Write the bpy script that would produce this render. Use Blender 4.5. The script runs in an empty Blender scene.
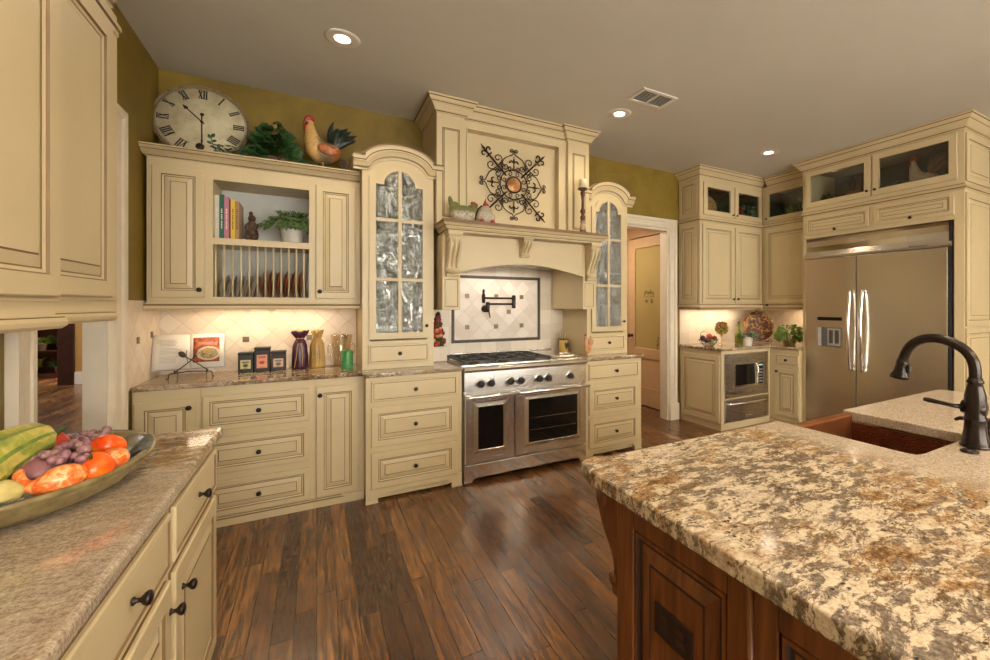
import bpy, bmesh, math, random
from mathutils import Vector, Matrix
from math import sin, cos, pi, radians
sc = bpy.context.scene
COL = sc.collection
random.seed(7)

# ------------------------------------------------------------------ camera
YAW = radians(29.69)
cam = bpy.data.cameras.new('camera'); camo = bpy.data.objects.new('camera', cam); COL.objects.link(camo)
cam.sensor_width = 36; cam.sensor_fit = 'HORIZONTAL'; cam.lens = 435.4/990*36
cam.shift_x = -(564.9-495)/990; cam.shift_y = -(330-306)/990
cam.clip_start = 0.02; cam.clip_end = 200
camo.location = (0, 0, 1.387); camo.rotation_euler = (pi/2, 0, -YAW)
sc.camera = camo
sc.view_settings.view_transform = 'Standard'; sc.view_settings.look = 'None'
sc.view_settings.gamma = 1; sc.view_settings.use_curve_mapping = False
sc.view_settings.exposure = 0.0

# ------------------------------------------------------------------ mesh builder
class MB:
    def __init__(s):
        s.v = []; s.f = []; s.m = []; s.s = []
    def add(s, vs, fs, mi=0, smooth=False):
        b = len(s.v); s.v += [tuple(p) for p in vs]
        for k, f in enumerate(fs):
            s.f.append([b+i for i in f]); s.m.append(mi[k] if isinstance(mi, list) else mi); s.s.append(smooth)
        return s
    def box(s, x0, x1, y0, y1, z0, z1, mi=0):
        v = [(x0,y0,z0),(x1,y0,z0),(x1,y1,z0),(x0,y1,z0),(x0,y0,z1),(x1,y0,z1),(x1,y1,z1),(x0,y1,z1)]
        return s.add(v, [(3,2,1,0),(4,5,6,7),(0,1,5,4),(1,2,6,5),(2,3,7,6),(3,0,4,7)], mi)
    def prism(s, poly, plane, c0, c1, mi=0, smooth=False):
        def P(a, b, c):
            return {'xy': (a,b,c), 'xz': (a,c,b), 'yz': (c,a,b)}[plane]
        n = len(poly)
        v = [P(a,b,c0) for a,b in poly] + [P(a,b,c1) for a,b in poly]
        s.add(v, [tuple(range(n))[::-1], tuple(range(n,2*n))], mi)
        b = len(s.v)-2*n
        for i in range(n):
            j = (i+1) % n
            s.f.append([b+i,b+j,b+n+j,b+n+i]); s.m.append(mi); s.s.append(smooth)
        return s
    def lathe(s, prof, c=(0,0,0), axis='z', seg=24, mi=0, smooth=True, mis=None):
        vs = []; fs = []; mm = []
        for r, h in prof:
            for k in range(seg):
                a = 2*pi*k/seg; x, y = r*cos(a), r*sin(a)
                p = {'z': (x,y,h), 'y': (x,-h,y), 'x': (h,x,y)}[axis]
                vs.append((c[0]+p[0], c[1]+p[1], c[2]+p[2]))
        n = len(prof)
        for i in range(n-1):
            for k in range(seg):
                l = (k+1) % seg
                fs.append((i*seg+k, i*seg+l, (i+1)*seg+l, (i+1)*seg+k)); mm.append(mis[i] if mis else mi)
        s.add(vs, fs, mm, smooth)
        b = len(s.v)-len(vs)
        if prof[0][0] > 1e-5: s.f.append([b+k for k in range(seg)][::-1]); s.m.append(mis[0] if mis else mi); s.s.append(False)
        if prof[-1][0] > 1e-5: s.f.append([b+(n-1)*seg+k for k in range(seg)]); s.m.append(mis[-1] if mis else mi); s.s.append(False)
        return s
    def tube(s, pts, r, seg=8, mi=0, closed=False, smooth=True):
        pts = [Vector(p) for p in pts]; n = len(pts)
        rr = r if isinstance(r, (list, tuple)) else [r]*n
        vs = []; up = None
        for i, p in enumerate(pts):
            if closed: t = pts[(i+1) % n]-pts[i-1]
            else: t = pts[min(i+1,n-1)]-pts[max(i-1,0)]
            t = t.normalized() if t.length > 1e-9 else Vector((0,0,1))
            if up is None:
                up = Vector((0,0,1)) if abs(t.z) < .9 else Vector((1,0,0))
            a = (up - t*up.dot(t)); a = a.normalized() if a.length > 1e-6 else t.orthogonal().normalized(); up = a; b = t.cross(a)
            for k in range(seg):
                w = 2*pi*k/seg; vs.append(p+a*(rr[i]*cos(w))+b*(rr[i]*sin(w)))
        fs = []
        for i in range(n if closed else n-1):
            j = (i+1) % n
            for k in range(seg):
                l = (k+1) % seg; fs.append((i*seg+k,i*seg+l,j*seg+l,j*seg+k))
        if not closed: fs += [tuple(range(seg))[::-1], tuple((n-1)*seg+k for k in range(seg))]
        return s.add(vs, fs, mi, smooth)
    def ell(s, c, r, seg=16, rings=10, mi=0, rot=None):
        if not isinstance(r, (list, tuple)): r = (r,r,r)
        vs = []; fs = []; R = rot if rot else Matrix.Identity(3)
        vs.append(Vector(c)+R@Vector((0,0,r[2])))
        for i in range(1, rings):
            t = pi*i/rings
            for k in range(seg):
                a = 2*pi*k/seg
                vs.append(Vector(c)+R@Vector((r[0]*sin(t)*cos(a), r[1]*sin(t)*sin(a), r[2]*cos(t))))
        vs.append(Vector(c)-R@Vector((0,0,r[2])))
        for k in range(seg):
            l = (k+1) % seg
            fs.append((0,1+k,1+l))
            for i in range(rings-2):
                fs.append((1+i*seg+k,1+(i+1)*seg+k,1+(i+1)*seg+l,1+i*seg+l))
            fs.append((len(vs)-1, 1+(rings-2)*seg+l, 1+(rings-2)*seg+k))
        return s.add(vs, fs, mi, True)
    def rings(s, x0, x1, z0, z1, loops, yb, back=True):
        """door front made of concentric rectangles; loops = (inset, y, material)"""
        vs = []
        for ins, y, _ in loops:
            vs += [(x0+ins,y,z0+ins),(x1-ins,y,z0+ins),(x1-ins,y,z1-ins),(x0+ins,y,z1-ins)]
        fs = []; mm = []
        for i in range(1, len(loops)):
            for k in range(4):
                l = (k+1) % 4
                fs.append(((i-1)*4+k,(i-1)*4+l,i*4+l,i*4+k)); mm.append(loops[i][2])
        n = len(loops)
        fs.append(((n-1)*4,(n-1)*4+1,(n-1)*4+2,(n-1)*4+3)); mm.append(loops[-1][2] if loops[-1][2] != 1 else 0)
        if back: fs.append((3,2,1,0)); mm.append(0)
        return s.add(vs, fs, mm)
    def sweep(s, path, prof, fn, mis=None, closed=False):
        n = len(path); nor = []
        P = [Vector(p) for p in path]
        for i in range(n):
            def rn(a, b):
                d = (b-a).normalized(); return Vector((d.y, -d.x))
            if closed or 0 < i < n-1:
                n1 = rn(P[i-1], P[i]); n2 = rn(P[i], P[(i+1) % n]); m = n1+n2
                m = m/ max(m.dot(n1), .25)
            elif i == 0: m = rn(P[0], P[1])
            else: m = rn(P[-2], P[-1])
            nor.append(m)
        q = len(prof); vs = []; fs = []; mm = []
        for i in range(n):
            for o, c in prof:
                a = P[i]+nor[i]*o; vs.append(fn(a.x, a.y, c))
        for i in range(n if closed else n-1):
            j = (i+1) % n
            for k in range(q):
                l = (k+1) % q
                fs.append((i*q+k,i*q+l,j*q+l,j*q+k)); mm.append(mis[k] if mis else 0)
        if not closed:
            fs += [tuple(range(q))[::-1], tuple((n-1)*q+k for k in range(q))]; mm += [0,0]
        return s.add(vs, fs, mm)
    def leaf(s, p, d, n, L, W, mi=0, bend=.25):
        p = Vector(p); d = Vector(d).normalized(); n = Vector(n)
        w = d.cross(n); w = w.normalized() if w.length > 1e-5 else d.orthogonal().normalized(); u = w.cross(d)
        a = p; m1 = p+d*L*.35+u*L*bend*.3; m2 = p+d*L*.7+u*L*bend*.2; e = p+d*L-u*L*bend*.3
        vs = [a, m1-w*W*.5-u*W*.12, m1, m1+w*W*.5-u*W*.12, m2-w*W*.38-u*W*.1, m2, m2+w*W*.38-u*W*.1, e]
        return s.add(vs, [(0,1,2),(0,2,3),(1,4,5,2),(2,5,6,3),(4,7,5),(5,7,6)], mi, True)
    def xf(s, M, i0=0):
        for i in range(i0, len(s.v)):
            p = M@Vector(s.v[i]); s.v[i] = (p.x,p.y,p.z)
        return s
    def build(s, name, mats, parent=None, bevel=0, seg=2, remesh=0, solid=0, label=None, kind=None, loc=None, rot=None, sub=0):
        me = bpy.data.meshes.new(name)
        me.from_pydata(s.v, [], s.f); me.update()
        for i, p in enumerate(me.polygons): p.material_index = s.m[i]; p.use_smooth = s.s[i]
        bm = bmesh.new(); bm.from_mesh(me); bmesh.ops.recalc_face_normals(bm, faces=bm.faces[:]); bm.to_mesh(me); bm.free()
        for m in (mats if isinstance(mats, (list, tuple)) else [mats]): me.materials.append(m)
        o = bpy.data.objects.new(name, me); COL.objects.link(o)
        if parent is not None: o.parent = parent
        if loc: o.location = loc
        if rot: o.rotation_euler = rot
        if bevel:
            b = o.modifiers.new('bevel', 'BEVEL'); b.width = bevel; b.segments = seg; b.limit_method = 'ANGLE'; b.angle_limit = radians(40)
        if remesh:
            b = o.modifiers.new('fuse', 'REMESH'); b.mode = 'VOXEL'; b.voxel_size = remesh; b.use_smooth_shade = True
            b2 = o.modifiers.new('smooth', 'SMOOTH'); b2.factor = .5; b2.iterations = 4
        if sub:
            b = o.modifiers.new('sub', 'SUBSURF'); b.levels = sub; b.render_levels = sub
        if solid:
            b = o.modifiers.new('solid', 'SOLIDIFY'); b.thickness = solid
        if label: o['label'] = label
        if kind: o['kind'] = kind
        return o

def thing(name, label, cat, loc=(0,0,0), rz=0, group=None, rot=None):
    o = bpy.data.objects.new(name, None); COL.objects.link(o); o.empty_display_size = .05
    o.location = loc; o.rotation_euler = rot if rot else (0,0,rz); o['label'] = label; o['category'] = cat
    if group: o['group'] = group
    return o
def tag(o, label, cat, group=None):
    o['label'] = label; o['category'] = cat
    if group: o['group'] = group
    return o
def struct(o):
    o['kind'] = 'structure'; return o
def copy_tree(o, parent=None):
    c = o.copy(); COL.objects.link(c); c.parent = parent
    for ch in list(o.children): copy_tree(ch, c)
    return c

# ------------------------------------------------------------------ materials
class NT:
    def __init__(s, name):
        s.mat = bpy.data.materials.new(name); s.mat.use_nodes = True; s.t = s.mat.node_tree; s.t.nodes.clear()
        s.out = s.t.nodes.new('ShaderNodeOutputMaterial'); s.p = s.t.nodes.new('ShaderNodeBsdfPrincipled')
        s.t.links.new(s.p.outputs[0], s.out.inputs[0])
    def n(s, typ, ins=None, **kw):
        nd = s.t.nodes.new(typ)
        for k, v in kw.items(): setattr(nd, k, v)
        for k, v in (ins or {}).items():
            if isinstance(v, bpy.types.NodeSocket): s.t.links.new(v, nd.inputs[k])
            else: nd.inputs[k].default_value = v
        return nd
    def set(s, **kw):
        for k, v in kw.items():
            k = k.replace('_', ' ')
            if isinstance(v, bpy.types.NodeSocket): s.t.links.new(v, s.p.inputs[k])
            else: s.p.inputs[k].default_value = v
        return s
    def coord(s, scale=(1,1,1), rot=(0,0,0), loc=(0,0,0), src='Object'):
        tc = s.n('ShaderNodeTexCoord')
        return s.n('ShaderNodeMapping', {'Vector': tc.outputs[src], 'Scale': scale, 'Rotation': rot, 'Location': loc}).outputs[0]
    def noise(s, vec, scale, detail=4, rough=.5, dist=0):
        return s.n('ShaderNodeTexNoise', {'Vector': vec, 'Scale': scale, 'Detail': detail, 'Roughness': rough, 'Distortion': dist}).outputs['Fac']
    def ramp(s, fac, stops, interp='LINEAR'):
        r = s.n('ShaderNodeValToRGB', {'Fac': fac}); r.color_ramp.interpolation = interp
        el = r.color_ramp.elements; C4 = lambda c: c if len(c) == 4 else (*c, 1)
        el[0].position = 0.0; el[1].position = 1.0
        el[0].position = stops[0][0]; el[1].position = stops[-1][0]
        el[0].color = C4(stops[0][1]); el[1].color = C4(stops[-1][1])
        for p, c in stops[1:-1]: e = el.new(p); e.color = C4(c)
        return r.outputs[0]
    def mix(s, fac, a, b, mode='MIX'):
        m = s.t.nodes.new('ShaderNodeMix'); m.data_type = 'RGBA'; m.blend_type = mode
        for i, v in ((0, fac), (6, a), (7, b)):
            if isinstance(v, bpy.types.NodeSocket): s.t.links.new(v, m.inputs[i])
            else: m.inputs[i].default_value = v if i == 0 or len(v) == 4 else (*v, 1)
        return m.outputs[2]
    def math(s, op, a, b=0.0, clamp=False):
        m = s.n('ShaderNodeMath', operation=op, use_clamp=clamp)
        for i, v in enumerate((a, b)):
            if isinstance(v, bpy.types.NodeSocket): s.t.links.new(v, m.inputs[i])
            else: m.inputs[i].default_value = v
        return m.outputs[0]
    def bump(s, h, strength=.3, dist=.002):
        b = s.n('ShaderNodeBump', {'Height': h, 'Strength': strength, 'Distance': dist})
        s.t.links.new(b.outputs[0], s.p.inputs['Normal']); return s

def srgb(r, g, b):
    def f(c):
        c /= 255.; return c/12.92 if c <= .04045 else ((c+.055)/1.055)**2.4
    return (f(r), f(g), f(b))
def plain(name, col, rough=.5, metal=0, var=.12, scale=12, bump=0, **kw):
    """base colour with a soft mottling"""
    m = NT(name); v = m.coord()
    nz = m.noise(v, scale, 3)
    c0 = tuple(max(0, c*(1-var)) for c in col); c1 = tuple(min(1, c*(1+var)) for c in col)
    m.set(Base_Color=m.ramp(nz, [(.3, c0), (.7, c1)]), Roughness=rough, Metallic=metal)
    if bump: m.bump(m.noise(v, scale*8, 3), .5, bump)
    for k, val in kw.items(): m.set(**{k: val})
    return m.mat

def m_paint(name, col):
    m = NT(name); v = m.coord()
    a = m.noise(v, 3, 4); b = m.noise(m.coord(scale=(1,1,.12)), 60, 3)
    base = m.ramp(a, [(.3, tuple(c*.93 for c in col)), (.7, col)])
    base = m.mix(m.ramp(b, [(.62, (0,0,0)), (.8, (.16,.16,.16))]), base, (.36,.26,.12))
    m.set(Base_Color=base, Roughness=.42); m.bump(b, .05, .001); return m.mat
CREAM = m_paint('cream_glazed_paint', (.63,.515,.305))
TRIMP = plain('trim_paint', (.72,.64,.50), .4, var=.04)
GLAZE = plain('brown_glaze_in_grooves', (.20,.125,.055), .6)
PAINT = [CREAM, GLAZE]

def m_wall():
    m = NT('olive_faux_plaster'); v = m.coord()
    a = m.noise(v, 2.2, 8, .62, .6); b = m.noise(v, 14, 5, .6)
    c = m.ramp(a, [(.3, (.14,.083,.007)), (.5, (.21,.136,.010)), (.72, (.29,.20,.024))])
    c = m.mix(m.math('MULTIPLY', b, .35), c, (.27,.18,.025))
    m.set(Base_Color=c, Roughness=.55); m.bump(b, .2, .002); return m.mat
WALLM = m_wall()
WALL2 = plain('tan_wall_paint', srgb(190,150,90), .7, var=.05)
def m_ceil():
    m = NT('taupe_ceiling_paint'); v = m.coord()
    m.set(Base_Color=m.ramp(m.noise(v, 1.5, 3), [(.3,(.62,.60,.53)),(.7,(.65,.63,.56))]), Roughness=.8)
    m.bump(m.noise(v, 160, 3, .6), .5, .002); return m.mat
CEILM = m_ceil()

def m_floor(name='hand_scraped_oak_planks', tone=1.45):
    m = NT(name)
    v = m.coord(rot=(0,0,pi/2))
    nzv = m.n('ShaderNodeTexNoise', {'Vector': m.coord(), 'Scale': 2.5, 'Detail': 2})
    br = m.n('ShaderNodeTexBrick', {'Vector': v, 'Color1': (0,0,0,1), 'Color2': (1,1,1,1), 'Mortar': (.5,.5,.5,1), 'Scale': 1.0, 'Mortar Size': .0016,
             'Mortar Smooth': .3, 'Bias': 0.0, 'Brick Width': 1.15, 'Row Height': .083})
    br.offset = .37; br.offset_frequency = 3; br.squash = .62; br.squash_frequency = 2
    pv = m.math('MULTIPLY', br.outputs['Color'], 17.3)
    # grain stretched along the plank with a per-plank shift
    tc = m.n('ShaderNodeTexCoord'); mp = m.n('ShaderNodeMapping', {'Vector': tc.outputs['Object'], 'Scale': (1,1,1)})
    cmb = m.n('ShaderNodeCombineXYZ', {'X': pv, 'Y': m.math('MULTIPLY', pv, 3.1), 'Z': 0.0})
    vadd = m.n('ShaderNodeVectorMath', {0: mp.outputs[0], 1: cmb.outputs[0]}, operation='ADD').outputs[0]
    gs = m.n('ShaderNodeMapping', {'Vector': vadd, 'Scale': (38,2.6,1)}).outputs[0]
    g1 = m.noise(gs, 1.0, 8, .66, 2.2)
    gs2 = m.n('ShaderNodeMapping', {'Vector': vadd, 'Scale': (120,5,1)}).outputs[0]
    g2 = m.noise(gs2, 1.0, 4, .6, .5)
    base = m.ramp(br.outputs['Color'], [(0, tuple(tone*c for c in (.050,.022,.010))), (.22, tuple(tone*c for c in (.115,.048,.017))), (.5, tuple(tone*c for c in (.18,.076,.024))), (.75, tuple(tone*c for c in (.225,.098,.030))), (1, tuple(tone*c for c in (.27,.125,.042)))])
    dark = m.mix(m.ramp(g1, [(.38,(.97,.97,.97)),(.475,(.62,.62,.62)),(.56,(.0,.0,.0))]), base, tuple(tone*c for c in (.022,.011,.006)))
    dark = m.mix(m.ramp(g2, [(.48,(0,0,0)),(.66,(.6,.6,.6))]), dark, tuple(tone*c for c in (.03,.015,.008)))
    big = m.noise(m.coord(), 2.4, 4, .6)
    dark = m.mix(m.ramp(big, [(.35,(.5,.5,.5)),(.55,(0,0,0))]), dark, tuple(tone*c for c in (.06,.027,.012)))
    col = m.mix(br.outputs['Fac'], dark, (.01,.006,.004))
    scr = m.noise(m.n('ShaderNodeMapping', {'Vector': vadd, 'Scale': (9,1.6,1)}).outputs[0], 1.3, 3, .5, .8)
    h = m.math('ADD', m.math('MULTIPLY', scr, 1.0), m.math('MULTIPLY', m.math('SUBTRACT', 1.0, br.outputs['Fac']), .4))
    h = m.math('ADD', h, m.math('MULTIPLY', g1, .35))
    m.set(Base_Color=col, Roughness=m.ramp(g1, [(.3,(.34,.34,.34)),(.7,(.2,.2,.2))])); m.p.inputs['Coat Weight'].default_value = .25; m.p.inputs['Coat Roughness'].default_value = .16
    m.bump(h, .55, .006); return m.mat
FLOORM = m_floor()

def m_granite(name, zone=None, seed=0., rot=.6, plain_amt=0., warm=.5, zmax=1.0):
    m = NT(name)
    v0 = m.coord(loc=(seed,seed*.7,0))
    wn = m.n('ShaderNodeTexNoise', {'Vector': v0, 'Scale': 5.0, 'Detail': 6, 'Roughness': .62})
    wv = m.n('ShaderNodeVectorMath', {0: wn.outputs['Color'], 1: (.5,.5,.5)}, operation='SUBTRACT').outputs[0]
    wv = m.n('ShaderNodeVectorMath', {0: wv, 'Scale': .09}, operation='SCALE').outputs[0]
    v = m.n('ShaderNodeVectorMath', {0: v0, 1: wv}, operation='ADD').outputs[0]
    st = m.n('ShaderNodeMapping', {'Vector': v, 'Rotation': (0,0,rot), 'Scale': (1.0,2.6,1.5)}).outputs[0]
    big = m.noise(v0, 2.6, 5, .6, .3)
    big2 = m.noise(m.coord(loc=(seed+7,3,0)), 3.4, 5, .6, .4)
    flow = m.noise(st, 15, 9, .74)
    flow2 = m.noise(m.n('ShaderNodeMapping', {'Vector': st, 'Location': (4,9,0)}).outputs[0], 8.0, 9, .76)
    vein = m.noise(m.n('ShaderNodeMapping', {'Vector': st, 'Location': (14,2,0)}).outputs[0], 6.0, 5, .6)
    fine = m.noise(v0, 110, 5, .75)
    cream = m.ramp(fine, [(.3,(.36,.27,.17)),(.5,(.56,.46,.33)),(.7,(.68,.59,.46))])
    tan = m.ramp(fine, [(.3,(.11,.055,.022)),(.5,(.29,.165,.068)),(.7,(.50,.33,.16))])
    grey = m.ramp(fine, [(.3,(.045,.035,.026)),(.5,(.155,.12,.09)),(.7,(.32,.26,.20))])
    brown = m.ramp(fine, [(.3,(.045,.024,.012)),(.55,(.13,.075,.035)),(.7,(.26,.16,.08))])
    c = m.mix(m.math('MULTIPLY', m.ramp(flow, [(.475,(0,0,0)),(.53,(1,1,1))]), m.ramp(big, [(.30,(0,0,0)),(.44,(1,1,1))])), cream, grey)
    c = m.mix(m.math('MULTIPLY', m.ramp(flow2, [(.47,(0,0,0)),(.55,(1,1,1))]), m.ramp(big2, [(.50-.1*warm,(0,0,0)),(.60-.1*warm,(1,1,1))])), c, tan)
    c = m.mix(m.math('MULTIPLY', m.ramp(flow2, [(.56,(0,0,0)),(.61,(1,1,1))]), m.ramp(big, [(.42,(0,0,0)),(.54,(1,1,1))])), c, brown)
    c = m.mix(m.ramp(m.math('ABSOLUTE', m.math('SUBTRACT', vein, .5)), [(.004,(.85,.85,.85)),(.018,(0,0,0))]), c, brown)
    cr_ = m.n('ShaderNodeTexVoronoi', {'Vector': v, 'Scale': 60.0}, feature='F1')
    c = m.mix(m.math('MULTIPLY', m.ramp(cr_.outputs['Distance'], [(.20,(1,1,1)),(.34,(0,0,0))]), m.ramp(m.noise(v0, 9, 4, .6), [(.55,(0,0,0)),(.62,(1,1,1))])), c, (.02,.014,.010))
    speck = m.ramp(m.noise(v0, 170, 4, .75), [(.33,(.22,.165,.12)),(.5,(.42,.335,.25)),(.66,(.60,.52,.42))])
    if zone:   # the even tan part of the slab, bounded by a curved natural seam
        (bx, by, ang, soft) = zone
        tcn = m.n('ShaderNodeTexCoord'); sp3 = m.n('ShaderNodeSeparateXYZ', {0: tcn.outputs['Object']})
        lx = m.math('ADD', m.math('MULTIPLY', m.math('SUBTRACT', sp3.outputs[0], bx), cos(ang)), m.math('MULTIPLY', m.math('SUBTRACT', sp3.outputs[1], by), sin(ang)))
        lx = m.math('ADD', lx, m.math('MULTIPLY', m.math('SUBTRACT', m.noise(v0, 2.0, 5, .6), .5), .25))
        band = m.math('MULTIPLY', m.ramp(m.math('ABSOLUTE', m.math('ADD', lx, .02)), [(.01,(1,1,1)),(.10,(0,0,0))]), m.ramp(flow2, [(.44,(0,0,0)),(.52,(1,1,1))]))
        c = m.mix(m.math('MULTIPLY', m.math('MULTIPLY', lx, soft, True), zmax), c, speck); c = m.mix(m.math('MULTIPLY', band, .8), c, tan)
    if plain_amt:
        pm = m.ramp(m.noise(v0, 1.7, 4, .5), [(.42,(plain_amt,)*3),(.56,(0,0,0))])
        c = m.mix(pm, c, speck)
    m.set(Base_Color=c, Roughness=.10)
    return m.mat
GRAN_I = m_granite('cream_brown_granite', (1.42,.52,0.0,7.0), 0.0, -.9, 0., .15)
GRAN_L = m_granite('warm_granite_left', (0,1.78,-pi/2,5.0), 3.3, .25, .2, 1.0, .72)
GRAN_B = m_granite('warm_granite_back', None, 5.1, .1, .5, 1.2)

def m_tile(name, plane, tile=.105, c0=(.62,.50,.37), c1=(.74,.64,.50), grout=(.50,.40,.29), rot=pi/4):
    """square travertine tiles laid on the diagonal; plane = which world axes carry them"""
    m = NT(name); tc = m.n('ShaderNodeTexCoord'); sp = m.n('ShaderNodeSeparateXYZ', {0: tc.outputs['Object']})
    a = sp.outputs[0] if plane == 'xz' else sp.outputs[1]
    cb = m.n('ShaderNodeCombineXYZ', {'X': a, 'Y': sp.outputs[2], 'Z': 0.0})
    v = m.n('ShaderNodeMapping', {'Vector': cb.outputs[0], 'Rotation': (0,0,rot)}).outputs[0]
    br = m.n('ShaderNodeTexBrick', {'Vector': v, 'Color1': (0,0,0,1), 'Color2': (1,1,1,1), 'Mortar': (.5,.5,.5,1), 'Scale': 1.0, 'Mortar Size': .0016, 'Mortar Smooth': .4, 'Brick Width': tile, 'Row Height': tile})
    br.offset = 0.0; br.squash = 1.0
    nz = m.noise(m.coord(), 9, 5, .6); t = m.math('ADD', m.math('MULTIPLY', br.outputs['Color'], .5), m.math('MULTIPLY', nz, .5))
    c = m.mix(br.outputs['Fac'], m.ramp(t, [(.25,c0),(.75,c1)]), grout)
    m.set(Base_Color=c, Roughness=.4)
    m.bump(m.math('ADD', m.math('MULTIPLY', m.math('SUBTRACT', 1.0, br.outputs['Fac']), 1.0), m.math('MULTIPLY', nz, .25)), .7, .004); return m.mat
TILE_XZ = m_tile('diagonal_travertine_back', 'xz'); TILE_YZ = m_tile('diagonal_travertine_side', 'yz')
TILE_PANEL = m_tile('marble_diagonal_panel', 'xz', .105, (.60,.53,.44), (.74,.68,.60), (.56,.48,.40))
TILE_SQ = m_tile('square_travertine', 'xz', .15, (.60,.52,.41), (.72,.64,.52), (.50,.42,.32), 0.)

def m_steel(name, axis=(1,1,60), col=(.80,.78,.73), rough=.24):
    m = NT(name); v = m.coord(scale=axis); nz = m.noise(v, 9, 4, .6)
    m.set(Base_Color=col+(1,), Metallic=1.0, Roughness=m.ramp(nz, [(.3,(rough*.9,)*3),(.7,(rough*1.15,)*3)])); return m.mat
STEEL = m_steel('brushed_stainless'); STEELB = m_steel('polished_stainless', (1,1,1), (.82,.80,.76), .14)
STEELD = m_steel('dark_stainless', (1,1,40), (.50,.46,.39), .28)
BLACKG = plain('black_oven_glass', (.006,.006,.006), .06, var=.02)
BLACK = plain('black_cast_iron', (.018,.017,.016), .45, var=.2, bump=.0005)
DARK = plain('black_plastic', (.012,.012,.012), .5, var=.05)
BRONZE = plain('oil_rubbed_bronze', (.026,.019,.016), .26, .6, var=.3)
KNOBM = plain('dark_bronze_knob', (.03,.022,.018), .3, .7, var=.2)
IRON = plain('wrought_iron', (.035,.022,.013), .5, .5, var=.3)
def m_copper():
    m = NT('hammered_copper'); v = m.coord()
    vo = m.n('ShaderNodeTexVoronoi', {'Vector': v, 'Scale': 130.0})
    m.set(Base_Color=m.ramp(m.noise(v, 8, 4), [(.3,(.10,.034,.016)),(.7,(.21,.072,.032))]), Metallic=.85, Roughness=.33)
    m.bump(vo.outputs['Distance'], .8, .005); return m.mat
COPPER = m_copper()
COPPERRIM = plain('copper_rim', (.33,.115,.042), .35, .8, var=.15)
def m_wood(name, c0, c1, axis=(12,12,1.2), rough=.32):
    m = NT(name); v = m.coord(scale=axis); a = m.noise(v, 2.2, 6, .6, 1.0)
    m.set(Base_Color=m.ramp(a, [(.3,c0),(.7,c1)]), Roughness=rough); m.bump(a, .1, .001); return m.mat
WOODI = m_wood('stained_island_wood', (.085,.028,.008), (.25,.088,.024))
WOODG = plain('island_wood_groove', (.02,.008,.004), .5)
WOODP = [WOODI, WOODG]
def m_glass(name, gloss=.35, wav=0., tint=(.9,.92,.9), rough=.02):
    m = NT(name); m.t.nodes.remove(m.p)
    tr = m.n('ShaderNodeBsdfTransparent', {'Color': (*tint,1)}); gl = m.n('ShaderNodeBsdfGlossy', {'Color': (1,1,1,1), 'Roughness': rough})
    if wav:
        nz = m.noise(m.coord(scale=(1,1,.55)), 16, 3, .5, 2.5)
        b = m.n('ShaderNodeBump', {'Height': nz, 'Strength': 1.0, 'Distance': wav}); m.t.links.new(b.outputs[0], gl.inputs['Normal'])
    ms = m.n('ShaderNodeMixShader', {0: gloss, 1: tr.outputs[0], 2: gl.outputs[0]}); m.t.links.new(ms.outputs[0], m.out.inputs[0]); return m.mat
GLASSW = m_glass('rippled_glass', .19, .03, (.72,.75,.70)); GLASSC = m_glass('clear_cabinet_glass', .05); GLASSV = m_glass('thin_clear_glass', .16, 0, (.93,.90,.85))
def m_emit(name, col, st):
    m = NT(name); m.set(Base_Color=(*col,1), Emission_Color=(*col,1), Emission_Strength=st); return m.mat
CANLENS = m_emit('lit_lamp_lens', (1,.86,.66), 9)
UCLENS = m_emit('lit_under_cabinet_strip', (1,.80,.55), 6)
WHITEP = plain('white_paint', (.78,.74,.66), .4, var=.03)
INSIDE = plain('pale_cabinet_interior', (.50,.50,.46), .6, var=.05)
def leafmat(name, a, b, sc_=30):
    m = NT(name); v = m.coord(); m.set(Base_Color=m.ramp(m.noise(v, sc_, 3), [(.35,a),(.65,b)]), Roughness=.4); return m.mat
IVY = leafmat('dark_ivy_leaf', (.012,.045,.014), (.045,.12,.03)); IVYV = leafmat('variegated_leaf', (.02,.07,.02), (.16,.24,.07), 55)
HERB = leafmat('bright_herb_leaf', (.07,.15,.015), (.24,.33,.05), 40); SAGE = leafmat('grey_green_leaf', (.06,.13,.06), (.20,.28,.14), 40)
# ------------------------------------------------------------------ the room
H = 3.02; XL = -.943; XR = 5.42; YB = 3.98; YF = -3.3
fl = MB().box(-7.2, XR+.1, YF-.1, 13.2, -.06, 0).build('floor', FLOORM); struct(fl)
# ceiling with round cut-outs is not needed: the lamps sit on it
ce = MB().box(XL-.1, XR+.1, YF-.1, YB+.12, H, H+.08).build('ceiling', CEILM); struct(ce)
wl = MB().box(XL-.085, XL, YF, 2.43, 0, H).box(XL-.085, XL, 3.15, YB+.12, 0, H).box(XL-.085, XL, 2.43, 3.15, 2.30, H).build('wall_left', WALLM); struct(wl)
wb = MB().box(XL, 2.86, YB, YB+.12, 0, H).box(3.72, XR, YB, YB+.12, 0, H).box(2.86, 3.72, YB, YB+.12, 2.32, H).build('wall_back', WALLM); struct(wb)
wr = MB().box(XR, XR+.1, YF, YB+.12, 0, H).build('wall_right', WALLM); struct(wr)
wf = MB()
WX = [(-.5, .9), (1.3, 2.7), (3.1, 4.5)]
xs = [XL-.07]
for a, b in WX: xs += [a, b]
xs.append(XR+.1)
for i in range(0, len(xs), 2): wf.box(xs[i], xs[i+1], YF-.12, YF, 0, H)
for a, b in WX: wf.box(a, b, YF-.12, YF, 0, .85).box(a, b, YF-.12, YF, 2.5, H)
struct(wf.build('wall_front', WALLM))
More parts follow.
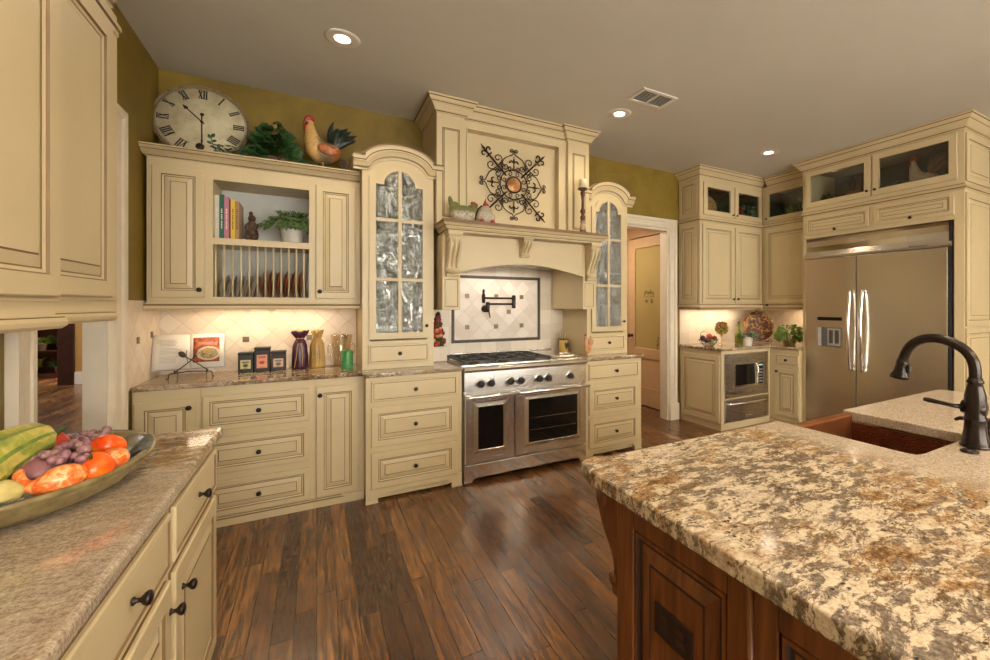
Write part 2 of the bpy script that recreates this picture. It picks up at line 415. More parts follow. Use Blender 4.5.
for i, (a, b) in enumerate(WX):
    w = MB().box(a, b, YF-.08, YF-.03, .85, .91).box(a, b, YF-.08, YF-.03, 2.44, 2.5).box(a, a+.06, YF-.08, YF-.03, .91, 2.44).box(b-.06, b, YF-.08, YF-.03, .91, 2.44).box((a+b)/2-.02, (a+b)/2+.02, YF-.07, YF-.04, .91, 2.44).box(a, b, YF-.07, YF-.04, 1.66, 1.69)
    struct(w.build('window_%d' % (i+1), TRIMP))
# tiles on the walls (parts of the walls)
MB().box(XL, .285, YB-.008, YB-.0005, .9, 1.374).build('backsplash', TILE_XZ, wb)
MB().box(XL+.0005, XL+.008, 3.305, YB-.009, .9, 1.42).build('backsplash', TILE_YZ, wl)
MB().box(XL+.0005, XL+.008, 0.2, 2.235, .9, 1.38).build('backsplash', TILE_YZ, wl)
MB().box(.80, 2.245, YB-.008, YB-.0005, .88, 1.80).build('backsplash', TILE_SQ, wb)
MB().box(1.10, 1.94, YB-.013, YB-.0085, 1.075, 1.64).build('diagonal_tile_panel', TILE_PANEL, wb)
BORD = plain('dark_rope_border_tile', (.07,.05,.035), .4, var=.5, scale=60)
bd = MB()
for k in range(2):
    zz = (1.045, 1.645)[k]; xx = (1.069, 1.945)[k]
    bd.box(1.069, 1.971, YB-.018, YB-.009, zz, zz+.028); bd.box(xx, xx+.026, YB-.018, YB-.009, 1.073, 1.645)
# rope relief on the border
for i in range(44):
    x = 1.08+i*.0202
    for z in (1.059, 1.659): bd.ell((x, YB-.018, z), (.010,.006,.007), 8, 6)
for i in range(28):
    z = 1.085+i*.0202
    for x in (1.082, 1.958): bd.ell((x, YB-.018, z), (.007,.006,.010), 8, 6)
bd.build('rope_tile_border', BORD, wb)
ins = MB(); insb = plain('bronze_tile_inset', (.17,.12,.075), .35, .4, var=.3)
for x, z in ((1.215,1.48),(1.50,1.48),(1.765,1.475),(1.63,1.33),(1.215,1.19),(1.50,1.19),(1.765,1.195)):
    ins.box(x-.020, x+.020, YB-.017, YB-.0135, z-.020, z+.020)
ins.build('tile_inset', insb, wb)
ins2 = MB()
for x in (-.455, -.05, .20): ins2.box(x-.02, x+.02, YB-.012, YB-.008, 1.12, 1.16)
ins2.build('tile_inset', insb, wb)
ins3 = MB()
for y, z in ((3.55,1.18),(3.80,1.20),(3.90,1.10)): ins3.box(XL+.008, XL+.012, y-.02, y+.02, z-.02, z+.02)
ins3.build('tile_inset', insb, wl)
# corner counter tiles
MB().box(3.90, XR-.009, YB-.008, YB-.0005, .9, 1.36).build('backsplash', TILE_SQ, wb)
MB().box(XR-.008, XR-.0005, 2.96, YB, .9, 1.36).build('backsplash', TILE_YZ, wr)

# door casings
CAS = [(0,0),(.018,0),(.026,.01),(.026,.03),(.020,.036),(.020,.075),(.030,.085),(.034,.10),(.034,.115),(0,.115)]
def casing(name, seq, fn, parent=None):
    m = MB(); m.sweep(seq, [(-w, d) for d, w in [(a, b) for a, b in CAS]], fn)
    return struct(m.build(name, TRIMP, parent))
# back doorway: path runs in x,z, outward side is the outer edge
casing('trim_1', [(2.86,0.0),(2.86,2.32),(3.72,2.32),(3.72,0.0)], lambda a, b, c: (a, YB-c-.0005, b))
wj = MB().box(2.84, 2.86, YB, YB+.125, 0, 2.32).box(3.70, 3.72, YB, YB+.125, 0, 2.32).box(2.86, 3.70, YB, YB+.125, 2.30, 2.32)
struct(wj.build('trim_2', TRIMP))
struct(MB().box(3.715, 3.86, YB-.045, YB-.001, 0, .20).build('trim_3', TRIMP, None, bevel=.004))
# left doorway (wide casing)
CAS = [(d, w*1.32) for d, w in CAS]
casing('trim_4', [(2.43,0.0),(2.43,2.30),(3.15,2.30),(3.15,0.0)], lambda a, b, c: (XL+c+.0005, a, b))
struct(MB().box(XL-.09, XL+.001, 3.13, 3.15, 0, 2.3).box(XL-.09, XL+.001, 2.43, 2.45, 0, 2.3).box(XL-.09, XL+.001, 2.45, 3.13, 2.28, 2.3).build('trim_5', TRIMP))
# hall behind the back doorway
HALL = plain('hall_beige_paint', srgb(196,160,120), .7, var=.04)
hw = MB().box(2.3, 3.95, 5.35, 5.45, 0, 2.6).box(2.2, 2.3, YB+.125, 5.45, 0, 2.6)
hw.box(3.97, 4.07, YB+.125, 4.17, 0, 2.6).box(3.97, 4.07, 5.06, 5.45, 0, 2.6).box(3.97, 4.07, 4.17, 5.06, 2.36, 2.6).box(4.071, 4.1, YB+.125, 5.45, 0, 2.6)
struct(hw.build('wall_hall', HALL))
struct(MB().box(2.2, 4.07, YB+.125, 5.45, 2.6, 2.66).build('ceiling_hall', HALL))
struct(MB().sweep([(2.301,5.349),(3.949,5.349)], [(0,2.50),(.02,2.50),(.05,2.56),(.07,2.599),(0,2.599)], lambda a,b,c:(a,b,c)).build('trim_6', TRIMP))
# hall door with a frosted pane (in the hall's right-hand wall)
dr = MB()
y0, y1 = 4.19, 5.04; x = 3.95
dr.box(x, x+.04, y0, y0+.13, .01, 2.34).box(x, x+.04, y1-.13, y1, .01, 2.34).box(x, x+.04, y0+.13, y1-.13, 2.20, 2.34).box(x, x+.04, y0+.13, y1-.13, .01, .26).box(x, x+.04, y0+.13, y1-.13, .66, .80)
dr.box(x+.014, x+.03, y0+.13, y1-.13, .26, .66)
door1 = struct(dr.build('door_1', plain('hall_door_paint', srgb(205,172,130), .45, var=.04), bevel=.003))
FROST = plain('frosted_etched_pane', srgb(178,158,100), .22, var=.05, scale=2)
MB().box(x+.018, x+.026, y0+.132, y1-.132, .80, 2.20).build('pane', FROST, door1)
# etched lettering and a small bunch of grapes on the pane
et = MB(); ETCH = plain('etching', srgb(112,92,45), .5, var=.1)
def stroke(pts, r=.004): et.tube([(x+.0165, 4.62-a, 1.555+b) for a, b in pts], r, 5)
stroke([(-.10,-.02),(-.085,.035),(-.07,.05),(-.055,.03),(-.075,.012)]); stroke([(-.045,.0),(-.035,.025),(-.02,.02),(-.022,0),(-.01,.0)])
stroke([(-.005,.0),(.0,.025),(.012,.022),(.015,0)]); stroke([(.03,.055),(.024,0),(.034,-.002)]); stroke([(.015,.032),(.045,.036)])
stroke([(.045,.025),(.045,0),(.052,.022),(.06,.024)]); stroke([(.07,.022),(.074,0),(.088,.024),(.08,-.03),(.062,-.028)]); stroke([(-.11,-.045),(0,-.03),(.11,-.045)], .003)
for a, b in ((-.06,-.09),(-.04,-.10),(-.075,-.10),(-.055,-.115),(.04,-.08),(.06,-.085),(.05,-.10),(.035,-.105),(.065,-.11),(.05,-.125)): et.ell((x+.0175, 4.62-a, 1.555+b), (.001,.014,.012), 10, 6)
for a, b in ((.09,-.72),(.10,-.76),(.08,-.79),(.11,-.70),(.095,-.66),(.11,-.62)): et.leaf((x+.0165, 4.62-a-.08, 1.555+b), (0,.4,1), (-1,0,0), .05, .03)
et.build('etched_lettering', ETCH, door1)
MB().lathe([(.024,0),(.024,.006),(.01,.01),(.01,.03),(.028,.045),(.03,.06),(.018,.072),(0,.074)], (x,4.97,.965), 'x', 16).xf(Matrix.Translation((2*x,0,0))@Matrix.Diagonal((-1,1,1,1))).build('door_knob', BRONZE, door1)

# the room beyond the left doorway
BEY = plain('far_room_ochre_paint', srgb(176,128,64), .7, var=.06)
DKW = plain('dark_walnut_frame', (.035,.012,.006), .35, var=.3)
struct(MB().box(-3.72, -1.03, 11.0, 11.1, 0, 3.0).box(-7.2, -4.28, 12.9, 13.0, 0, 3.0).box(-7.3, -7.2, 1.0, 13.0, 0, 3.0).box(-7.2, -1.03, .9, 1.0, 0, 3.0).box(-4.28, -3.72, 12.9, 13.0, 0, 3.0).build('wall_far', BEY))
struct(MB().box(XL-.085, XL, YB+.125, 11.0, 0, 3.0).build('wall_far_side', BEY))
struct(MB().box(-7.3, XL, .9, 13.1, 3.03, 3.1).build('ceiling_far', BEY))
struct(MB().box(-3.72, -1.03, 10.97, 10.998, 0, .22).build('baseboard_far', TRIMP, bevel=.006))
dd = MB().box(-5.9, -5.7, 10.9, 11.05, 0, 2.6).box(-3.92, -3.722, 10.94, 11.1, 0, 2.6)
struct(dd.build('trim_7', DKW, bevel=.01))
hut = thing('display_hutch', 'dark wooden display hutch crowded with greenery and ornaments, seen through left doorway', 'hutch', (-4.52, 12.4, 0))
MB().box(-.6, .6, -.2, .2, 0, .08).box(-.6, .6, .16, .2, .08, 2.4).box(-.6, -.54, -.2, .2, .08, 2.4).box(.54, .6, -.2, .2, .08, 2.4).box(-.6, .6, -.2, .2, 2.36, 2.44).build('hutch_body', DKW, hut, bevel=.008)
for z in (.50, 1.0, 1.45, 1.9): MB().box(-.53, .53, -.18, .15, z, z+.03).build('shelf', DKW, hut)
random.seed(3)
for k in range(5):
    px, pz = ((-.22,.081),(.13,.081),(-.10,.531),(.16,.531),(.38,1.481))[k]
    t = thing('potted_plant', ['leafy plant at the bottom left of the far hutch','leafy plant at the bottom right of the far hutch','leafy plant left on the lowest shelf of the far hutch','bright leafy plant right on the lowest shelf of far hutch','trailing plant on the upper shelf of the far hutch'][k], 'plant', (-4.52+px, 12.34, pz), 0, 'plants on the far hutch')
    MB().lathe([(.05,0),(.07,.12),(.075,.12)], (0,0,0), 'z', 12).build('pot', plain('far_pot', (.25,.2,.17), .5), t)
    lf = MB()
    for i in range(80):
        a = random.uniform(0, 6.28); e = random.uniform(-.2, 1.1); r = random.uniform(.02, .11)
        p = (r*cos(a)*.8, r*sin(a)*.6, .13+abs(sin(e))*r*1.4)
        lf.leaf(p, (cos(a), sin(a), e*.6), (0,0,1), random.uniform(.07,.12), .07)
    lf.build('foliage', IVY if k % 2 else HERB, t)
cer = thing('vase', 'pale vase on the upper shelf of the far hutch', 'vase', (-4.56, 12.28, 1.4805))
MB().lathe([(.04,0),(.09,.12),(.07,.25),(.04,.3),(.05,.33)], (0,0,0), 'z', 16).build('vase_body', plain('pale_vase', (.5,.45,.42), .3), cer)

# ------------------------------------------------------------------ recessed lamps, vent
def can(i, x, y, lab, energy=26, vis=True):
    if i == 2: energy = 10
    t = thing('recessed_light', lab, 'ceiling light', (x, y, H-.001), 0, 'recessed ceiling lights')
    MB().lathe([(.062,-.004),(.085,-.006),(.098,-.003),(.10,0),(.062,0)], (0,0,0), 'z', 32).build('trim_ring', WHITEP, t)
    MB().lathe([(.0,-.0045),(.03,-.005),(.061,-.003),(.061,0)], (0,0,0), 'z', 28).build('lamp_lens', CANLENS, t)
    L = bpy.data.lights.new('can_glow', 'SPOT'); L.energy = energy*(1.0 if vis else (3.0 if y > 0 else 11)); L.color = (1,.80,.56); L.shadow_soft_size = .085; L.spot_size = radians(150); L.spot_blend = .7
    lo = bpy.data.objects.new('can_glow', L); COL.objects.link(lo); lo.location = (x, y, H-.03)
can(0, .137, 2.98, 'lit recessed ceiling light nearest the clock, above left of the stove hood')
can(1, 2.232, 2.98, 'lit recessed ceiling light beside the ceiling vent, right of the hood')
can(2, 4.176, 2.95, 'lit recessed ceiling light furthest right, near the refrigerator cabinets')
def cell(x, y, e=26):
    can(9, x, y, 'added recessed ceiling light, unseen behind the viewer', e, False)
for x, y in ((.3,.4),(2.3,.6),(4.0,.4),(1.2,-1.8),(3.6,-1.8)): cell(x, y)  # unseen lamps, added and boosted to brighten the room
vt = thing('air_vent', 'white slotted air vent in the ceiling beside a recessed lamp', 'vent', (2.29, 2.63, H-.001), radians(0))
MB().box(-.17,.17,-.105,-.08,-.010,0).box(-.17,.17,.08,.105,-.010,0).box(-.17,-.14,-.08,.08,-.010,0).box(.14,.17,-.08,.08,-.010,0).box(-.006,.006,-.08,.08,-.009,0).build('vent_frame', WHITEP, vt, bevel=.002)
MB().box(-.14,.14,-.08,.08,-.002,0).build('backing', DARK, vt)
for s in (-1, 1):
    m = MB()
    for k in range(9):
        y = -.07+k*.0175
        m.prism([(y-.005,-.008),(y-.003,-.009),(y+.006,-.0025),(y+.004,-.002)], 'yz', .008 if s > 0 else -.139, .139 if s > 0 else -.008)
    m.build('louvres', WHITEP, vt)

# ------------------------------------------------------------------ cabinet helpers
def LOOPS(st, kind='raised', p=.016):
    e = [(0,-.0008,0),(0,-.006,1),(0,-.012,0),(.004,-p,0)]
    if kind == 'raised':
        return e+[(st,-p,0),(st+.004,-p+.006,1),(st+.012,-p+.009,0),(st+.016,-p+.010,1),(st+.042,-p+.003,0),(st+.046,-p+.0005,1),(st+.050,-p+.0005,0)]
    return e+[(.014,-p,0),(.018,-p+.004,1),(.024,-p+.003,0)]
KN = [(.009,0),(.009,.002),(.005,.006),(.005,.012),(.012,.018),(.0155,.024),(.014,.029),(.006,.032),(0,.0325)]
def knob(parent, x, z, y=-.016, sc_=1.0):
    return MB().lathe([(r*sc_, h*sc_) for r, h in KN], (x,y,z), 'y', 14).build('knob', KNOBM, parent)
def front(parent, kind, x0, x1, z0, z1, kn=None, st=None, name=None, mats=None, y=0):
    name = name or ('drawer' if kind in ('dr','slab') else 'door')
    st = st if st is not None else (.034 if kind == 'dr' else .046)
    m = MB().rings(x0, x1, z0, z1, LOOPS(st, 'slab' if kind == 'slab' else 'raised'), 0)
    if y: m.xf(Matrix.Translation((0,y,0)))
    o = m.build(name, mats or PAINT, parent)
    if kn: knob(o, kn[0], kn[1], y-.016)
    return o
CROWN = [(0,0),(.006,0),(.010,.006),(.010,.014),(.016,.018),(.020,.030),(.034,.050),(.044,.058),(.044,.064),(.052,.070),(.060,.086),(.066,.092),(.066,.104),(0,.104)]
CRM = [0,0,1,0,0,0,0,1,0,0,1,0,0,0]
def crown(parent, path, z, k=(1,1), name='crown_moulding', prof=CROWN, mis=CRM, base=0):
    m = MB(); m.sweep(path, [(o*k[0]+base, z+c*k[1]) for o, c in prof], lambda a, b, c: (a,b,c), mis)
    return m.build(name, PAINT, parent)
RAIL = [(0,0),(.010,.002),(.014,.010),(.010,.020),(.014,.026),(.014,.036),(.006,.044),(0,.044)]
RLM = [0,0,0,1,0,1,0,0]
def base_unit(loc, rz, W, D, fronts, label, feet=(0,0), flush=True, group=None, Hh=.884, name='base_cabinet', face_open=None):
    t = thing(name, label, 'cabinet', loc, rz, group)
    b = MB()
    if flush:
        b.box(0, W, 0, D, .0, Hh)
        b.build('cabinet_body', PAINT, t)
        MB().sweep([(0,0),(W-(.10 if feet[1] else 0),0)], [(0,.001),(.012,.001),(.012,.045),(.007,.052),(.007,.06),(0,.062)], lambda a,b_,c:(a,b_,c), [0,0,1,0,1,0]).build('base_moulding', PAINT, t)
    else:
        b.box(0, W, .0, D, .095, Hh).box(.004, W-.004, .05, D, .02, .095)
        b.build('cabinet_body', PAINT, t)
        ap = [(0,.012),(.075,.012),(.078,.03),(.082,.042),(.098,.046),(.105,.058),(.125,.064),(W-.125,.064),(W-.105,.058),(W-.098,.046),(W-.082,.042),(W-.078,.03),(W-.075,.012),(W,.012),(W,.10),(0,.10)]
        MB().prism(ap, 'xz', -.004, .02).box(-.003, .08, -.010, .03, 0, .012).box(W-.08, W+.003, -.010, .03, 0, .012).build('bracket_foot_apron', PAINT, t)
        MB().box(.08, W-.08, .03, .049, .018, .05).build('recessed_toe_board', PAINT, t)
    for f in fronts: front(t, *f)
    return t

# ------------------------------------------------------------------ back wall, left run of base cabinets (face Y=3.45)
Yf = 3.45; Db = YB-.011-Yf
base_unit((XL+.009, Yf, 0), 0, .308, Db, [('door', .010, .289, .075, .818, (.262, .77))], 'narrow cream base cabinet with one door, left end of the back run beside the doorway')
t = base_unit((-.624, Yf, 0), 0, .608, Db, [('dr', .013, .584, z0, z1, (.30, (z0+z1)/2)) for z0, z1 in ((.608,.826),(.336,.560),(.070,.286))], 'wide cream base cabinet with three raised-panel drawers, below the tea tins')
t = base_unit((-.015, Yf, 0), 0, .311, Db, [('door', .012, .277, .070, .832, (.035, .775))], 'narrow cream base cabinet with tall door and bracket foot below the purple bag', feet=(0,1))
MB().prism([(.19,.001),(.311,.001),(.311,.062),(.165,.062),(.178,.05),(.195,.046),(.2,.03)], 'xz', -.016, -.001).build('bracket_foot', PAINT, t)
Y2 = 3.325; D2 = YB-.011-Y2
base_unit((.298, Y2, 0), 0, .678, D2, [('slab', .033, .641, .712, .856, (.33,.783)), ('dr', .033, .641, .393, .672, (.33,.532), .046), ('dr', .033, .641, .100, .352, (.33,.226), .046)], 'cream base cabinet with three drawers and bracket feet, immediately left of the stove', flush=False)
base_unit((2.112, Y2, 0), 0, .640, D2, [('slab', .03, .60, .710, .856, (.325,.783)), ('dr', .03, .60, .392, .660, (.325,.527), .046), ('dr', .03, .60, .088, .355, (.325,.222), .046)], 'cream base cabinet with three drawers and bracket feet, right of the stove beside the doorway', flush=False)
# worktops
def slab(name, poly, z0, z1, mat, label, cat='worktop', loc=(0,0,0), bev=.009):
    o = MB().prism(poly, 'xy', z0, z1).build(name, mat, None, bevel=bev, seg=3); tag(o, label, cat); return o
slab('worktop', [(XL+.010,3.42),(.255,3.42),(.275,3.41),(.285,3.295),(.981,3.295),(.981,3.966),(XL+.010,3.966)], .8855, .916, GRAN_B, 'polished granite worktop along the back wall left of the stove')
slab('worktop', [(2.106,3.295),(2.785,3.295),(2.785,3.966),(2.106,3.966)], .8855, .916, GRAN_B, 'short granite worktop right of the stove beside the doorway')

# ------------------------------------------------------------------ plate-rack wall cabinet (face Y=3.65)
UX = -.921; UW = 1.208; UY = 3.65; UD = YB-.002-UY
t = thing('plate_rack_cabinet', 'wide cream wall cabinet with open shelf and plate rack between two doors', 'cabinet', (UX, UY, 0))
def X(x): return x-UX
b = MB()
zb, zt = 1.383, 2.345
b.box(0, X(-.610), 0, UD, zb, zt).box(X(-.033), UW, 0, UD, zb, zt)
b.box(X(-.610), X(-.033), 0, UD, zb, 1.446).box(X(-.610), X(-.033), 0, UD, 2.223, zt)
b.box(X(-.595), X(-.048), .0, UD-.02, 1.797, 1.840).box(X(-.610), X(-.595), 0, UD, 1.446, 2.223).box(X(-.048), X(-.033), 0, UD, 1.446, 2.223)
b.build('cabinet_body', PAINT, t)
MB().box(X(-.595), X(-.048), UD-.02, UD, 1.446, 2.223).build('back_panel', INSIDE, t)
front(t, 'door', X(-.896), X(-.636), 1.440, 2.270, (X(-.66), 1.492))
front(t, 'door', X(-.006), X(.254), 1.440, 2.270, (X(.020), 1.492))
for k in range(12):
    x = -.584+k*.0457
    MB().lathe([(.0058,1.447),(.0058,1.796)], (X(x), .020, 0), 'z', 10).build('rack_dowel', CREAM, t)
crown(t, [(0,.328),(0,0),(UW,0)], 2.325, (1.05,.62))
MB().box(-.06, UW+.0, -.06, UD, 2.389, 2.393).build('cabinet_top', CREAM, t)
MB().sweep([(0,.32),(0,0),(UW,0)], [(0,1.364),(.014,1.364),(.018,1.374),(.012,1.388),(.012,1.400),(.004,1.408),(0,1.408)], lambda a,b_,c:(a,b_,c), [0,0,0,1,0,1,0]).build('light_rail', PAINT, t)
MB().box(.25, .95, .16, .20, 1.376, 1.3825).build('under_cabinet_light', UCLENS, t)
# ------------------------------------------------------------------ tall glazed display cabinets standing on the worktop
def arc(cx_, cz, rx, rz_, a0, a1, n):
    return [(cx_+rx*cos(a0+(a1-a0)*i/n), cz+rz_*sin(a0+(a1-a0)*i/n)) for i in range(n+1)]
def strip(m, xs, lo, hi, y0, y1, mi=0):
    n = len(xs); vs = []
    for x in xs:
        a, b_ = lo(x), hi(x); vs += [(x,y0,a),(x,y0,b_),(x,y1,b_),(x,y1,a)]
    fs = []
    for i in range(n-1):
        for k in range(4): l = (k+1)%4; fs.append((i*4+k,i*4+l,i*4+4+l,i*4+4+k))
    fs += [(0,1,2,3),((n-1)*4+3,(n-1)*4+2,(n-1)*4+1,(n-1)*4)]
    return m.add(vs, fs, mi)
def arch(cx_, base, r, rise):
    return lambda x: base+rise*math.sqrt(max(0, 1-((x-cx_)/r)**2)) if abs(x-cx_) < r else base
def lin(a, b_, n): return [a+(b_-a)*i/n for i in range(n+1)]
def tall_cab(x0, W, label):
    D = YB-.012-3.5; t = thing('display_cabinet', label, 'cabinet', (x0, 3.5, 0)); z0 = .9175; c = W/2
    b = MB().box(0,.022,.0,D,z0,2.42).box(W-.022,W,.0,D,z0,2.42).box(.022,W-.022,.0,D,z0,1.125).box(.022,W-.022,.02,D,2.40,2.42)
    # face frame with an arched head
    b.box(.022,.055,0,.02,1.125,2.30).box(W-.055,W-.022,0,.02,1.125,2.30)
    strip(b, lin(.022,W-.022,40), arch(c,2.30,.150,.112), lambda x: 2.42, 0, .018)
    b.build('cabinet_body', PAINT, t)
    MB().box(.022,W-.022,D-.01,D,1.125,2.40).build('back_panel', INSIDE, t)
    for z in (1.385, 1.700, 2.035): MB().box(.023,W-.023,.05,D-.011,z,z+.02).build('shelf', INSIDE, t)
    # door
    s = .046; xl, xr = .045, W-.040; gw = (xr-xl)/2-s; cc = (xl+xr)/2
    d = MB().box(xl,xl+s,-.018,-.001,1.14,2.34).box(xr-s,xr,-.018,-.001,1.14,2.34).box(xl+s,xr-s,-.018,-.001,1.14,1.186)
    r = .112
    xs_ = sorted(set(lin(xl+s,xr-s,20)+[cc-r*cos(pi*i/24) for i in range(25)]))
    strip(d, xs_, arch(cc,2.293,r,.112), arch(cc,2.34,gw,.110), -.018, -.001)
    dr_ = d.build('door', PAINT, t)
    g = MB().box(cc-.013,cc+.013,-.0175,-.003,1.186,2.41)
    for z in (1.585,2.03): g.box(xl+s,xr-s,-.0165,-.004,z-.012,z+.012)
    g.build('muntins', CREAM, dr_, bevel=.003)
    strip(gm := MB(), xs_, lambda x: 1.186, arch(cc,2.293,r,.112), -.0055, -.003)
    gm.build('glass_pane', GLASSW, dr_)
    gl = MB()
    gl.box(xl,xr,-.004,-.0005,1.134,1.139).build('door_shadow_bead', GLAZE, dr_)
    knob(dr_, xr-.02, 1.235, -.018, .85)
    front(t, 'slab', .038, W-.038, .958, 1.100, (c,1.03))
    # arched crown
    pr_ = [(0,0),(-.0,.010),(-.012,.012),(-.018,.02),(-.020,.028),(-.045,.042),(-.055,.05),(-.060,.05),(-.066,.056),(-.085,.062),(-.092,.068),(-.104,.068),(-.104,0)]
    mi = [0,0,0,1,0,0,0,1,0,0,1,0,0]
    path = [(-.062,2.385),(.030,2.385),(.052,2.390)]+arc(c,2.395,c-.07,.095,pi-.22,.22,20)+[(W-.052,2.390),(W-.030,2.385),(W+.062,2.385)]
    MB().sweep(path,[(o,p) for o,p in pr_],lambda a,bb,cz:(a,-cz,bb),mi).build('arched_crown', PAINT, t)
    q = [(p,-o) for o,p in pr_]
    MB().sweep([(0,D),(0,.0)],q,lambda a,bb,cz:(a,bb,2.385+cz),mi).build('crown_return', PAINT, t)
    MB().sweep([(W,.0),(W,D)],q,lambda a,bb,cz:(a,bb,2.385+cz),mi).build('crown_return', PAINT, t)
    strip(gm := MB(), lin(0,W,40), lambda x: 2.36 if .0221 < x < W-.0221 and 0 else 2.421, arch(c,2.475,c-.03,.1), .0, .02)
    gm.build('crown_backing', CREAM, t)
    strip(gm := MB(), lin(.03,W-.03,30), arch(c,2.30,.150,.112), arch(c,2.39,c-.03,.1), -.0008, .0)
    gm.build('arched_fascia', CREAM, t)
    return t
tall_cab(.290, .512, 'tall cream arched cabinet with rippled glass door, standing on worktop left of the hood')
tall_cab(2.238, .478, 'tall cream arched cabinet with rippled glass door, right of the hood beside the doorway')

# ------------------------------------------------------------------ hood
hd = thing('range_hood', 'large cream wooden range hood with arched canopy, mantel shelf and panelled chimney reaching the ceiling', 'range hood', (0,0,0))
yb = YB-.020
MB().box(.836,.975,3.36,yb,1.357,1.944).build('canopy_side', PAINT, hd, bevel=.003)
MB().box(2.105,2.236,3.36,yb,1.357,1.944).build('canopy_side', PAINT, hd, bevel=.003)
strip(gm := MB(), lin(.9755,2.1045,30), lambda x: 1.655+.082*sin(pi*(x-.975)/1.13), lambda x: 1.944, 3.363, 3.39)
gm.box(.975,2.105,3.39,yb,1.76,1.80).build('arched_canopy', PAINT, hd)
MB().box(1.05,2.03,3.45,3.9,1.752,1.7595).build('hood_liner', STEELD, hd)
for xa, xb in ((.850,.962),(2.120,2.226)):
    MB().rings(xa,xb,1.375,1.600,[(0,0,0),(.004,-.004,0),(.008,-.004,0),(.011,-.0005,1),(.016,-.002,0)],0,False).xf(Matrix.Translation((0,3.3595,0))).build('pilaster_panel', PAINT, hd)
MB().sweep([(.86,3.492),(.86,3.25),(2.215,3.25),(2.215,3.492)],[(0,1.946),(.008,1.946),(.012,1.958),(.018,1.962),(.03,1.975),(.034,1.985),(.040,1.988),(.048,1.998),(.055,2.005),(.055,2.030),(0,2.030)],lambda a,b_,c:(a,b_,c),[0,0,1,0,0,1,0,0,1,0,0]).box(.862,2.213,3.252,3.97-.013,1.9465,2.0295).build('mantel_shelf', PAINT, hd)
def corbel(xa, xb, z0, z1, dep, y, mats, parent, name='corbel', carve=True):
    """scroll bracket: S-shaped profile in depth, leaf relief down its front"""
    h = z1-z0; N = 22; m = MB(); pts = []
    for i in range(N+1):
        u = i/N
        d = dep*(.30+.42*(1-cos(pi*min(1,u/.55)))/2*.0+ .70*(u**1.25))+dep*.13*sin(u*2*pi*1.0+pi)
        pts.append((y-max(.12*dep,d), z0+.10*h+u*.80*h))
    poly = [(y,z0),(y-dep*.30,z0),(y-dep*.36,z0+.04*h),(y-dep*.30,z0+.09*h)]+pts+[(y-dep*1.02,z1-.09*h),(y-dep*1.06,z1-.05*h),(y-dep*1.06,z1),(y,z1)]
    w = xb-xa
    m.prism(poly,'yz',xa+.08*w,xb-.08*w)
    m.box(xa,xb,y-dep*1.10,y,z1-.06*h,z1)
    if carve:
        c = (xa+xb)/2
        for s, rr in ((-.30,.11),(0,.13),(.30,.11)):
            m.tube([(c+s*w,p[0]-.002,p[1]) for p in pts[3:-1]],[rr*w*(.5+.5*sin(pi*(i+1)/len(pts[3:-1]))) for i in range(len(pts[3:-1]))],8)
        m.lathe([(0,-.46*w),(.17*h*.5,-.46*w),(.17*h*.5,.46*w),(0,.46*w)],(c,y-dep*.80,z1-.17*h),'x',16)
        m.lathe([(0,-.44*w),(.06*h,-.44*w),(.06*h,.44*w),(0,.44*w)],(c,y-dep*.30,z0+.13*h),'x',12)
    return m.build(name, mats, parent)
corbel(.850,.962,1.612,1.945,.115,3.359,PAINT,hd)
corbel(2.118,2.226,1.612,1.945,.115,3.359,PAINT,hd)
corbel(1.470,1.565,1.795,1.945,.10,3.362,PAINT,hd)
# chimney
ch = MB()
ch.box(.814,1.038,3.45,yb,2.0305,3.0).box(2.003,2.228,3.45,yb,2.0305,3.0)
ch.box(1.038,1.072,3.49,yb,2.0305,3.0).box(1.920,2.003,3.49,yb,2.0305,3.0).box(1.072,1.920,3.49,yb,2.835,3.0).box(1.072,1.920,3.56,yb,2.0305,2.835)
ch.build('chimney', PAINT, hd)
for xa, xb in ((.855,1.0),(2.045,2.19)):
    MB().rings(xa,xb,2.09,2.80,[(0,0,0),(.003,-.003,0),(.010,-.004,1),(.014,-.001,0),(.020,-.001,1),(.024,-.003,0)],0,False).xf(Matrix.Translation((0,3.4497,0))).build('pilaster_panel', PAINT, hd)
MB().sweep([(1.072,2.0305),(1.072,2.835),(1.920,2.835),(1.920,2.0305)],[(0,3.489),(0,3.486),(-.006,3.482),(-.012,3.486),(-.012,3.489)],lambda a,b_,c:(a,c,b_),[1,0,0,1,0]).build('recess_bead', PAINT, hd)
crown(hd,[(.814,yb),(.814,3.45),(1.045,3.45),(1.045,3.49),(1.996,3.49),(1.996,3.45),(2.228,3.45),(2.228,yb)],2.902,(1.2,1.11))

# ------------------------------------------------------------------ range
RX = .988; RW = 1.108; RY = 3.305
rg = thing('range', 'wide stainless steel double-oven range with black knobs under the hood', 'stove', (RX, RY, 0))
MB().box(0,RW,.02,.655,.135,.905).build('range_body', STEEL, rg, bevel=.003)
MB().prism([(.0,.012),(.055,.012),(.075,.035),(.10,.045),(RW-.10,.045),(RW-.075,.035),(RW-.055,.012),(RW,.012),(RW,.150),(0,.150)],'xz',-.012,.018).box(0,.05,.03,.6,.0,.134).box(RW-.05,RW,.03,.6,.0,.134).build('kick_panel', STEELB, rg, bevel=.003)
MB().prism([(.004,.720),(-.012,.724),(-.006,.868),(.018,.868),(.018,.720)],'yz',.0,RW).build('control_panel', STEEL, rg, bevel=.002)
MB().prism([(-.030,.874),(-.034,.890),(-.024,.908),(.06,.912),(.06,.869),(-.02,.869)],'yz',-.003,RW+.003).build('front_rim', STEELB, rg, bevel=.003)
MB().box(0.002,RW-.002,.061,.655,.905,.918).box(0.002,RW-.002,.635,.655,.918,.955).build('cooktop', STEEL, rg, bevel=.002)
